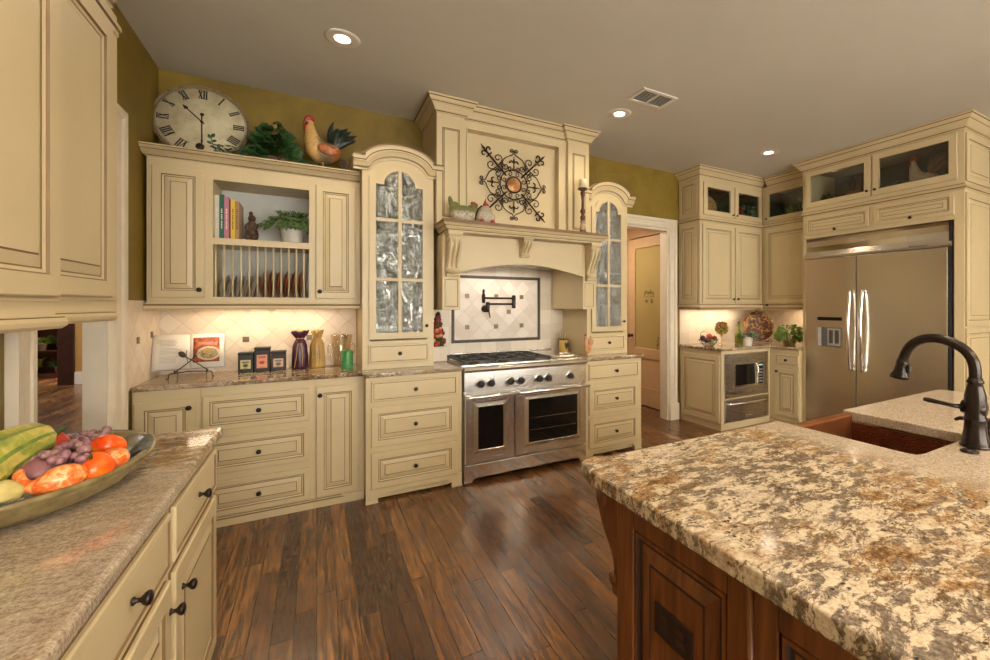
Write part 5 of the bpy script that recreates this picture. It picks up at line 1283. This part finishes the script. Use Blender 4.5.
# ------------------------------------------------------------------ topiary on a stone block left of the stove
sbk = MB().box(-.062,.062,-.10,.12,0,.125).build('stone_block', TILE_SQ, None, bevel=.004, loc=(.905,3.82,WZ)); tag(sbk, 'pale stone block on the worktop left of the stove, carrying a fruit topiary', 'block')
tp = thing('fruit_topiary', 'small cone topiary of red and orange fruits, left of the tiled panel', 'topiary', (.905,3.80,WZ+.1255))
MB().lathe([(.052,0),(.048,.05),(.032,.18),(.014,.28),(.0,.30)],(0,0,0),'z',20).build('cone_core', plain('moss', (.04,.06,.015), .8), tp)
random.seed(6)
FR = [plain('small_apple_red', (.45,.05,.02), .3), plain('small_peach', (.70,.30,.13), .4), plain('berry_dark_red', (.20,.02,.02), .3)]
for k in range(60):
    u = random.random(); a = random.uniform(0,6.28) if k > 28 else random.uniform(-pi,0); r_ = .050*(1-u)+.010; s_ = (.019 if u < .5 else .014)*random.uniform(.8,1.1)
    MB().ell((r_*cos(a),r_*sin(a),.012+.27*u),s_,10,8).build('fruit', FR[k % 3 if u < .6 else 2], tp)
lf = MB()
for k in range(46):
    u = random.random(); a = random.uniform(0,6.28); r_ = .050*(1-u)+.008; lf.leaf((r_*cos(a),r_*sin(a),.02+.27*u),(cos(a),sin(a),.6),(0,0,1),.024,.014)
lf.build('foliage', IVY, tp)

# ------------------------------------------------------------------ wrought iron medallion on the chimney
md = thing('iron_medallion', 'black wrought iron scroll medallion with copper centre hanging on the hood chimney', 'wall ornament', (1.500,3.530,2.447))
def spiral(cx_, cz, r0, turns, a0, sgn, n=22):
    return [(cx_+r0*(1-.78*i/n)*cos(a0+sgn*turns*2*pi*i/n), 0, cz+r0*(1-.78*i/n)*sin(a0+sgn*turns*2*pi*i/n)) for i in range(n+1)]
def mot(m, ang, kind):
    i0 = len(m.v)
    if kind == 'rod':
        m.tube([(0,0,.10),(0,0,.39)],.0075,8)
        m.tube([(0,-.004,.385),(0,-.004,.43)],[.010,.002],8)
        for s_ in (-1,1):
            m.tube(smooth([(0,0,.355),(s_*.022,0,.375),(s_*.040,0,.372),(s_*.044,0,.355),(s_*.034,0,.345)],4),.0065,8)
            m.tube(smooth([(0,0,.33),(s_*.018,0,.318),(s_*.030,0,.325)],3),.006,8)
            m.tube([(s_*.004,0,.205)]+[(p[0],0,p[2]) for p in spiral(s_*.044,.252,.040,1.1,-pi/2,s_)],.0044,6); m.tube([(p[0],0,p[2]) for p in spiral(s_*.030,.190,.024,1.1,pi/2,-s_)],.0042,6)
    else:
        m.tube([(0,0,.125),(0,0,.245)],.005,8)
        for s_ in (-1,1):
            m.tube(smooth([(s_*.105,0,.105),(s_*.110,0,.165),(s_*.090,0,.215),(s_*.045,0,.245),(s_*.012,0,.262),(s_*.006,0,.290)],4)+[(p[0],0,p[2]) for p in spiral(s_*.022,.292,.018,1.1,pi if s_ > 0 else 0,-s_)],.0046,6)
            m.tube([(p[0],0,p[2]) for p in spiral(s_*.078,.150,.030,1.2,0 if s_ > 0 else pi,-s_)],.0042,6)
            m.tube([(p[0],0,p[2]) for p in spiral(s_*.036,.140,.024,1.2,pi if s_ > 0 else 0,s_)],.0042,6)
            m.tube(smooth([(0,0,.190),(s_*.020,0,.205),(s_*.036,0,.200),(s_*.040,0,.185)],3),.006,8)
        m.tube([(0,0,.205),(0,0,.238)],[.009,.003],8)
    m.xf(Matrix.Rotation(ang,4,'Y'),i0)
for k in range(4):
    m = MB(); mot(m, pi/4+k*pi/2, 'rod'); m.build('spear_arm', IRON, md)
    m = MB(); mot(m, k*pi/2, 'scroll'); m.build('scroll_work', IRON, md)
m = MB()
for R0, rr in ((.068,.007),(.128,.005)): m.tube([(R0*cos(2*pi*i/40),0,R0*sin(2*pi*i/40)) for i in range(40)],rr,8,closed=True)
for k in range(8):
    a = pi/8+k*pi/4; m.tube([(p[0],0,p[2]) for p in spiral(.098*cos(a),.098*sin(a),.024,1.1,a,1 if k%2 else -1)],.0038,6)
m.build('centre_rings', IRON, md)
MB().lathe([(0,.004),(.06,.004),(.066,0),(.06,-.006),(0,-.010)],(0,0,0),'y',32).build('copper_disc', plain('worn_copper', (.36,.17,.06), .4, .5, var=.3, scale=40), md)

# ------------------------------------------------------------------ on the mantel
MZ = 2.0305
def hen(name, label, loc, mats, frontal=False, rz=0):
    t = thing(name, label, 'hen figurine', loc, rz)
    m = MB()
    if not frontal:
        m.ell((0,0,.058),(.088,.058,.058),22,14).ell((-.055,0,.085),(.040,.036,.050),16,12).ell((-.082,0,.125),(.018,.012,.045),12,10,0,Matrix.Rotation(-.25,3,'Y')).ell((.062,0,.090),(.034,.032,.038),16,12).ell((.080,0,.105),(.026,.024,.028),16,12)
        m.build('hen_body', mats[0], t, remesh=.0045)
        MB().ell((.076,0,.137),(.022,.007,.012),12,8).ell((.096,0,.128),(.013,.006,.013),10,8).build('comb', REDC, t)
        MB().ell((.100,0,.078),(.011,.010,.020),10,8).build('wattle', REDC, t)
        MB().lathe([(.007,0),(.001,.018)],(.103,0,.104),'x',8).build('beak', YEL, t)
        for s_ in (-1,1): MB().ell((.088,s_*.023,.112),.004,8,6).build('eye', EYE, t)
        MB().box(-.05,.05,-.035,.035,0,.006).build('foot_plate', mats[0], t, bevel=.002)
    else:
        m.ell((0,0,.055),(.078,.060,.060),22,14).ell((0,-.004,.105),(.052,.045,.045),18,12).ell((.004,0,.135),(.030,.026,.024),14,10)
        m.build('hen_body', mats[0], t, remesh=.0045)
        MB().ell((0,-.010,.158),(.026,.012,.016),12,8).ell((-.006,-.008,.176),(.013,.009,.014),10,8).build('comb', REDC, t)
        MB().tube([(0,0,.17),(-.002,0,.205)],.003,6).build('knob_stem', EYE, t)
        for s_ in (-1,1): MB().ell((s_*.042,-.046,.020),(.022,.014,.015),12,8).build('red_spot', REDC, t)
        MB().tube(smooth([(-.080,0,.012),(-.082,0,.06),(-.058,0,.12),(-.03,0,.15)],4),.006,8).build('dark_edge', IRON, t)
    return t
HG = bird_mat('green_white_glazed_hen', [(-.02,(.42,.38,.28)),(.05,(.50,.47,.38)),(.075,(.16,.17,.06)),(.15,(.12,.15,.05))], (.22,.14,.07), .25, z=True)
HW = bird_mat('cream_speckled_glaze', [(-.02,(.48,.42,.33)),(.2,(.42,.36,.27))], (.30,.27,.20), .25, z=True)
hh = hen('hen_figurine','green and white ceramic hen, left one on the mantel shelf',(.985,3.325,MZ),[HG]); hh.scale = (1.12,1.12,1.18)
hen('hen_figurine','round cream ceramic hen with red comb beside the green hen',(1.165,3.315,MZ),[HW],True)
cst = thing('candlestick', 'tall turned dark wood candlestick on the right end of the mantel', 'candlestick', (2.085,3.33,MZ))
WT = plain('distressed_brown_wood', (.10,.045,.018), .4, var=.5, scale=50); WT2 = plain('distressed_cream_wood', (.45,.34,.20), .5, var=.4, scale=40)
MB().lathe([(.052,0),(.052,.008),(.038,.014),(.040,.022),(.030,.030),(.028,.040)],(0,0,0),'z',28).build('base', WT, cst)
MB().lathe([(.028,.040),(.030,.06),(.026,.09),(.016,.105),(.030,.112),(.030,.120)],(0,0,0),'z',24).build('lower_stem', WT2, cst)
MB().lathe([(.030,.120),(.018,.128),(.024,.145),(.026,.160),(.014,.175),(.014,.185),(.024,.20),(.026,.215),(.014,.235),(.012,.30),(.016,.345),(.026,.372),(.020,.385),(.018,.392),(.040,.402),(.048,.412),(.044,.418),(0,.418)],(0,0,0),'z',24).build('turned_stem', WT, cst)
cnd = thing('candle', 'cream pillar candle on the turned wood candlestick', 'candle', (2.085,3.33,MZ+.4185))
MB().lathe([(.034,0),(.034,.075),(.030,.078),(0,.075)],(0,0,0),'z',24).build('candle_wax', plain('cream_wax', (.68,.60,.42), .4), cnd)
MB().tube([(0,0,.075),(0,0,.088)],.0012,6).build('wick', EYE, cnd)

# ------------------------------------------------------------------ pot filler
pf = thing('pot_filler', 'bronze folding pot filler tap mounted on the tiled panel over the stove', 'tap', (1.385,YB-.0135,1.36))
m = MB().lathe([(.034,0),(.034,.006),(.022,.012),(.016,.05),(.016,.085)],(0,0,0),'y',24)
m.build('wall_flange', BRONZE, pf)
MB().lathe([(.016,-.03),(.019,-.02),(.019,.055),(.015,.065)],(0,-.085,0),'z',20).tube([(.0,-.085,.045),(.255,-.085,.045)],.0095,12).build('lower_arm', BRONZE, pf)
MB().lathe([(.017,-.010),(.019,.0),(.019,.105),(.015,.115)],(.262,-.085,.015),'z',20).tube([(.262,-.085,.100),(-.055,-.145,.100)],.0095,12).build('upper_arm', BRONZE, pf)
MB().lathe([(.012,-.045),(.015,-.04),(.017,.0),(.017,.03),(.010,.04),(.010,.055),(.014,.062),(.006,.08)],(-.062,-.147,.100),'z',18).build('spout_valve', BRONZE, pf)
MB().tube([(.0,-.045,-.015),(.028,-.05,-.035),(.036,-.05,-.085)],[.008,.006,.005],8).lathe([(.022,0),(.022,.008),(0,.010)],(0,-.050,0),'y',16).build('valve_lever', BRONZE, pf)

# ------------------------------------------------------------------ right of the stove
cr = thing('utensil_crock', 'small yellow painted crock with a rooster picture, right of the stove', 'crock', (2.170,3.83,WZ))
MB().lathe([(.046,0),(.048,.004),(.048,.128),(.050,.135),(.046,.137),(.044,.130),(.044,.01),(0,.008)],(0,0,0),'z',32,mis=[1,0,1,1,1,1,1,1]).build('crock_body', [plain('yellow_enamel', (.62,.42,.10), .35, var=.15), plain('black_enamel_band', (.02,.02,.02), .35)], cr)
rm_ = MB()
for a_, z_, ra, rz_ in ((-1.45,.070,.018,.024),(-1.75,.090,.010,.016),(-1.2,.085,.014,.020),(-1.55,.045,.008,.012)):
    rm_.ell((.0485*cos(a_),.0485*sin(a_),z_),(ra,.0025,rz_),12,8)
rm_.build('painted_bird', plain('dark_blue_bird_paint', (.02,.025,.07), .4), cr)
for i,(dx,dy,h_) in enumerate(((.01,.0,.20),(-.012,.01,.235),(.02,-.012,.215))):
    MB().tube([(dx*.5,dy*.5,.012),(dx*1.8,dy*1.8,h_)],.005,8).build('wooden_utensil', plain('beech', (.50,.34,.18), .6), cr)
rf_ = rooster('rooster_figurine','small orange and cream rooster figurine standing right of the stove',(2.195,3.42,WZ),.19,bird_mat('orange_cream_body', [(-.04,(.62,.36,.16)),(.03,(.55,.22,.07))], (.30,.10,.05), .4),[plain('orange_tail', (.52,.26,.12), .5),plain('orange_wing', (.55,.24,.08), .5)],tall=1.15); rf_.scale = (.62,.62,.95)

# ------------------------------------------------------------------ on the corner worktop
fb = thing('fruit_basket', 'wire basket heaped with dark red and green fruit on the corner worktop', 'fruit basket', (3.99,3.60,WZ))
m = MB()
for R0,z in ((.050,.006),(.075,.03),(.105,.075)): m.tube([(R0*1.15*cos(2*pi*i/32),R0*sin(2*pi*i/32),z) for i in range(32)],.003,6,closed=True)
for k in range(14):
    a = 2*pi*k/14; m.tube([(R0*1.15*cos(a),R0*sin(a),z) for R0,z in ((.050,.006),(.075,.03),(.105,.075))],.0022,6)
m.tube([(-.125,0,.075),(-.13,0,.15),(-.11,0,.17),(-.06,0,.175)],.003,6)
m.build('wire_basket', IRON, fb)
random.seed(15)
for k,(x,y,z,c_,lab,s_) in enumerate(((-.06,-.03,.075,(.08,.01,.03),'dark plum at the left front of the wire basket',.034),(-.075,.02,.10,(.10,.012,.035),'dark plum at the left rear of the wire basket',.032),(.0,-.05,.055,(.30,.32,.06),'green pear at the front of the wire basket',.034),(.015,.0,.115,(.50,.07,.02),'red apple on top of the fruit in the wire basket',.036),(.075,-.02,.09,(.14,.02,.03),'dark red apple at the right of the wire basket',.033),(.075,.04,.085,(.20,.03,.02),'dark red apple at the right rear of the wire basket',.032),(-.01,.055,.075,(.35,.12,.03),'orange-brown apple at the rear of the wire basket',.034))):
    t = thing('fruit', lab, 'fruit', (3.99+x,3.60+y,WZ+z), 0); MB().ell((0,0,0),(s_,s_,s_*.93),18,12).build('fruit_skin', plain('fruit_skin_%d' % k, c_, .3, var=.3), t)
    MB().tube([(0,0,s_*.9),(.003,0,s_*1.2)],.002,5).build('stem', WT, t)
tb = thing('ball_topiary', 'round golden flower ball topiary on a clear glass stem', 'topiary', (4.235,3.62,WZ))
MB().lathe([(.045,0),(.045,.004),(.010,.012),(.008,.09),(.020,.105),(.034,.125),(.032,.125),(0,.108)],(0,0,0),'z',24).build('glass_stem', GLASSV, tb)
random.seed(8); MB().ell((0,0,.200),.060,16,12).build('ball_core', plain('moss_ball', (.16,.13,.03), .8), tb)
m = MB()
for k in range(240):
    a = random.uniform(0,6.28); z = random.uniform(-1,1); rr = math.sqrt(1-z*z); d = Vector((rr*cos(a),rr*sin(a),z)); m.leaf(Vector((0,0,.2))+d*.058,d+Vector((random.uniform(-.9,.9),random.uniform(-.9,.9),random.uniform(-.9,.9))),d,.030,.020)
m.build('dried_flowers', leafmat('golden_dried_petal', (.30,.20,.03), (.55,.40,.08), 50), tb)
m = MB()
for k in range(34):
    a = random.uniform(0,6.28); e = random.uniform(.72,1.0); rr = math.sqrt(1-e*e); d = Vector((rr*cos(a),rr*sin(a),e)); m.leaf(Vector((0,0,.2))+d*.062,d+Vector((random.uniform(-.9,.9),random.uniform(-.9,.9),0)),d,.034,.024)
m.build('red_petals', plain('red_petal', (.45,.05,.015), .5), tb)
bt = thing('olive_oil_bottle', 'tall slim olive green glass bottle on the corner worktop', 'bottle', (4.62,3.68,WZ))
MB().lathe([(.042,0),(.046,.006),(.050,.08),(.046,.13),(.024,.175),(.014,.20),(.013,.265),(.016,.268),(.016,.278),(0,.278)],(0,0,0),'z',28).build('bottle_glass', plain('olive_green_glass', (.13,.15,.015), .1, var=.15), bt)
wp = thing('potted_succulent', 'small grey-green plant in a white ribbed pot on the corner worktop', 'plant', (4.43,3.40,WZ))
m = MB().lathe([(.040,0),(.044,.01),(.056,.095),(.059,.100),(.054,.100),(.050,.09),(0,.088)],(0,0,0),'z',40)
m.build('white_pot', WHITEP, wp)
foliage(90,(.085,.065,.065),.052,lambda p:(p.x*1.2,p.y,.095+p.z),12,.8,.5,.2).build('foliage', SAGE, wp)
pl_ = thing('serving_platter', 'large round brown and gold decorative platter on an iron stand in the corner', 'platter', (4.98,3.66,WZ), rot=(0,0,radians(-38)))
PLM = m_streak('brown_gold_platter_rim', [(.35,(.035,.010,.005)),(.52,(.11,.03,.012)),(.60,(.45,.28,.07)),(.66,(.07,.02,.008))], (12,12,12), 1.6, .25)
PLC = m_streak('golden_platter_centre', [(.40,(.06,.018,.008)),(.48,(.26,.12,.035)),(.6,(.42,.27,.10))], (5,5,5), 1.0, .25)
tilt = Matrix.Rotation(radians(-14),4,'X')
m = MB().lathe([(0,0),(.11,0),(.12,.006),(.185,.020),(.195,.022),(.185,.028),(.12,.014)],(0,0,.205),'y',48).xf(Matrix.Translation((0,-.01,.006))@tilt); m.build('platter_rim', PLM, pl_)
MB().lathe([(0,.013),(.118,.0135),(.118,.008),(0,.008)],(0,0,.205),'y',48).xf(Matrix.Translation((0,-.01,.006))@tilt).build('platter_centre', PLC, pl_)
m = MB().tube(smooth([(-.09,-.06,.004),(-.09,-.05,.02),(-.085,.05,.03),(-.05,.10,.20),(0,.095,.40),(0,.085,.43)],3),.005,8).tube(smooth([(.09,-.06,.004),(.09,-.05,.02),(.085,.05,.03),(.05,.10,.20),(0,.095,.40)],3),.005,8)
m.ell((0,.075,.437),(.016,.012,.018),12,8)
for s_ in (-1,1): m.tube([(s_*.12+.022*cos(2*pi*i/16),-.06,.028+.022*sin(2*pi*i/16)) for i in range(16)],.004,6,closed=True)
m.tube([(-.12,-.06,.010),(.12,-.06,.010)],.004,6)
m.build('iron_easel', IRON, pl_)
hb = thing('herb_planter', 'bushy bright green herb plant in a basket beside the refrigerator', 'plant', (4.92,3.20,WZ))
MB().lathe([(.065,0),(.075,.06),(.080,.065),(.070,.065),(0,.055)],(0,0,0),'z',24).build('basket', plain('gold_wicker', (.34,.22,.07), .6, var=.4, bump=.001), hb)
foliage(380,(.165,.125,.20),.048,lambda p:(p.x,p.y,.055+p.z),31,.6,.75,.3).build('foliage', HERB, hb)

# ------------------------------------------------------------------ ornaments behind the small glass doors by the ceiling
GZ = 2.4465; GY = 2.4465
o = thing('painted_plate', 'round ochre plate upright behind the leftmost small glass door by the ceiling', 'plate', (4.13,3.72,GZ), rot=(radians(-8),0,0))
MB().lathe([(0,0),(.08,0),(.135,.016),(.14,.018),(.135,.023),(.08,.008),(0,.008)],(0,0,.142),'y',40).build('plate_body', m_streak('ochre_rooster_plate', [(.4,(.30,.17,.05)),(.55,(.52,.36,.15)),(.65,(.16,.06,.02))], (14,14,14), 1.5, .3), o)
o = thing('potted_plant', 'dark leafy plant behind the leftmost small glass door by the ceiling', 'plant', (4.33,3.76,GZ)); MB().lathe([(.03,0),(.045,.07),(.04,.07)],(0,0,0),'z',16).build('pot', WT, o); foliage(90,(.07,.055,.20),.05,lambda p:(p.x,p.y,.06+p.z),41).build('foliage', IVY, o)
o = thing('red_canister', 'dark red canister behind the second small glass door by the ceiling', 'canister', (4.66,3.72,GZ)); MB().lathe([(.05,0),(.055,.01),(.055,.17),(.05,.18),(.02,.19),(.012,.21),(0,.215)],(0,0,0),'z',24).build('canister_body', plain('dark_red_glaze', (.22,.02,.02), .3), o)
o = thing('potted_plant', 'green leafy plant behind the second small glass door by the ceiling', 'plant', (4.84,3.73,GZ)); MB().lathe([(.03,0),(.045,.07),(.04,.07)],(0,0,0),'z',16).build('pot', WT, o); foliage(100,(.085,.06,.22),.05,lambda p:(p.x,p.y,.06+p.z),42).build('foliage', SAGE, o)
o = thing('potted_plant', 'dark plant behind the corner glass door nearest the ceiling light', 'plant', (5.16,3.47,GZ)); MB().lathe([(.03,0),(.045,.07),(.04,.07)],(0,0,0),'z',16).build('pot', WT, o); foliage(90,(.07,.07,.15),.05,lambda p:(p.x,p.y,.06+p.z),43).build('foliage', IVY, o)
o = thing('ceramic_cauliflower', 'green and white ceramic cauliflower behind the corner glass door', 'ornament', (5.16,3.17,GZ))
m = MB(); random.seed(2)
for k in range(26):
    a = random.uniform(0,6.28); e = random.uniform(0,1.3); m.ell((.07*cos(a)*cos(e),.08*sin(a)*cos(e),.09+.07*sin(e)),.034,10,8)
m.ell((0,0,.08),(.09,.10,.08),16,10); m.build('white_head', plain('cream_glaze', (.60,.50,.36), .4), o, remesh=.005)
foliage(70,(.10,.11,.10),.10,lambda p:(p.x*1.05,p.y*1.05,.07+p.z*1.1),44,1.2,.8,.2).build('leaves', HERB, o)
rooster('rooster_figurine','brown rooster figurine behind the left glass door above the refrigerator',(5.02,2.50,GZ+.0005),.36,bird_mat('brown_body', [(-.14,(.34,.22,.09)),(.06,(.16,.07,.03))], (.08,.04,.02), .45),[plain('dark_brown_tail', (.05,.035,.02), .5),RW],rz=radians(-90),flip=-1)
o = thing('potted_plant', 'dark leafy plant behind the left glass door above the refrigerator', 'plant', (5.10,2.84,GZ)); MB().lathe([(.03,0),(.045,.07),(.04,.07)],(0,0,0),'z',16).build('pot', WT, o); foliage(110,(.08,.06,.20),.05,lambda p:(p.x,p.y,.05+p.z),45).build('foliage', IVY, o)
rooster('rooster_figurine','white rooster with red comb behind the right glass door above the refrigerator',(5.00,1.90,GZ+.0005),.37,bird_mat('white_body', [(-.14,(.60,.50,.36)),(.06,(.52,.36,.24))], (.35,.15,.08), .45),[plain('rust_tail', (.20,.08,.04), .5),plain('cream_wing', (.55,.44,.30), .5)],rz=radians(-90))
o = thing('potted_plant', 'red-tinged leafy plant behind the right glass door above the refrigerator', 'plant', (5.10,1.72,GZ)); MB().lathe([(.03,0),(.045,.07),(.04,.07)],(0,0,0),'z',16).build('pot', WT, o); foliage(80,(.08,.07,.20),.05,lambda p:(p.x,p.y,.05+p.z),46).build('foliage', leafmat('dark_red_leaf', (.10,.02,.015), (.06,.10,.03), 30), o)
o = thing('potted_plant', 'grassy dark plant at the left of the right glass door above the refrigerator', 'plant', (5.06,2.12,GZ)); MB().lathe([(.03,0),(.045,.07),(.04,.07)],(0,0,0),'z',16).build('pot', WT, o); foliage(80,(.08,.06,.16),.07,lambda p:(p.x,p.y,.05+p.z),47,.9,.2,.6).build('foliage', SAGE, o)
# ------------------------------------------------------------------ light
w = bpy.data.worlds.new('World'); sc.world = w; w.use_nodes = True
bg = w.node_tree.nodes['Background']; bg.inputs[0].default_value = (1.0,.95,.86,1); bg.inputs[1].default_value = 19.0
def area(loc, rot, sx, sy, e, col=(1,1,1), name='daylight', spread=pi):
    L = bpy.data.lights.new(name, 'AREA'); L.shape = 'RECTANGLE'; L.size = sx; L.size_y = sy; L.energy = e; L.color = col; L.spread = spread
    o = bpy.data.objects.new(name, L); COL.objects.link(o); o.location = loc; o.rotation_euler = rot; return o
for a, b_ in WX:
    o = area(((a+b_)/2, YF-.13, 1.67), (-pi/2, 0, 0), 1.4, 1.65, 1); o.data.cycles.is_portal = True
# under-cabinet strips
area((-.33, 3.83, 1.372), (0,0,0), .85, .05, 2.6, (1,.76,.5), 'under_cabinet')
area((4.42, 3.83, 1.347), (0,0,0), .8, .05, 3.6, (1,.76,.5), 'under_cabinet')
area((5.22, 3.2, 1.347), (0,0,pi/2), .4, .05, 2.2, (1,.76,.5), 'under_cabinet')
area((1.5, 3.75, 1.72), (0,0,0), .6, .1, 2.5, (1,.85,.7), 'hood_lamp')
# added area lights: far room's window daylight, and a fill for the hall
area((-3.6, 9.0, 2.98), (0,0,0), 2.5, 3.0, 150, (.92,.95,1.0), 'far_room')
area((3.1, 4.8, 2.55), (0,0,0), .4, .4, 20, (1,.88,.72), 'hall_fill')
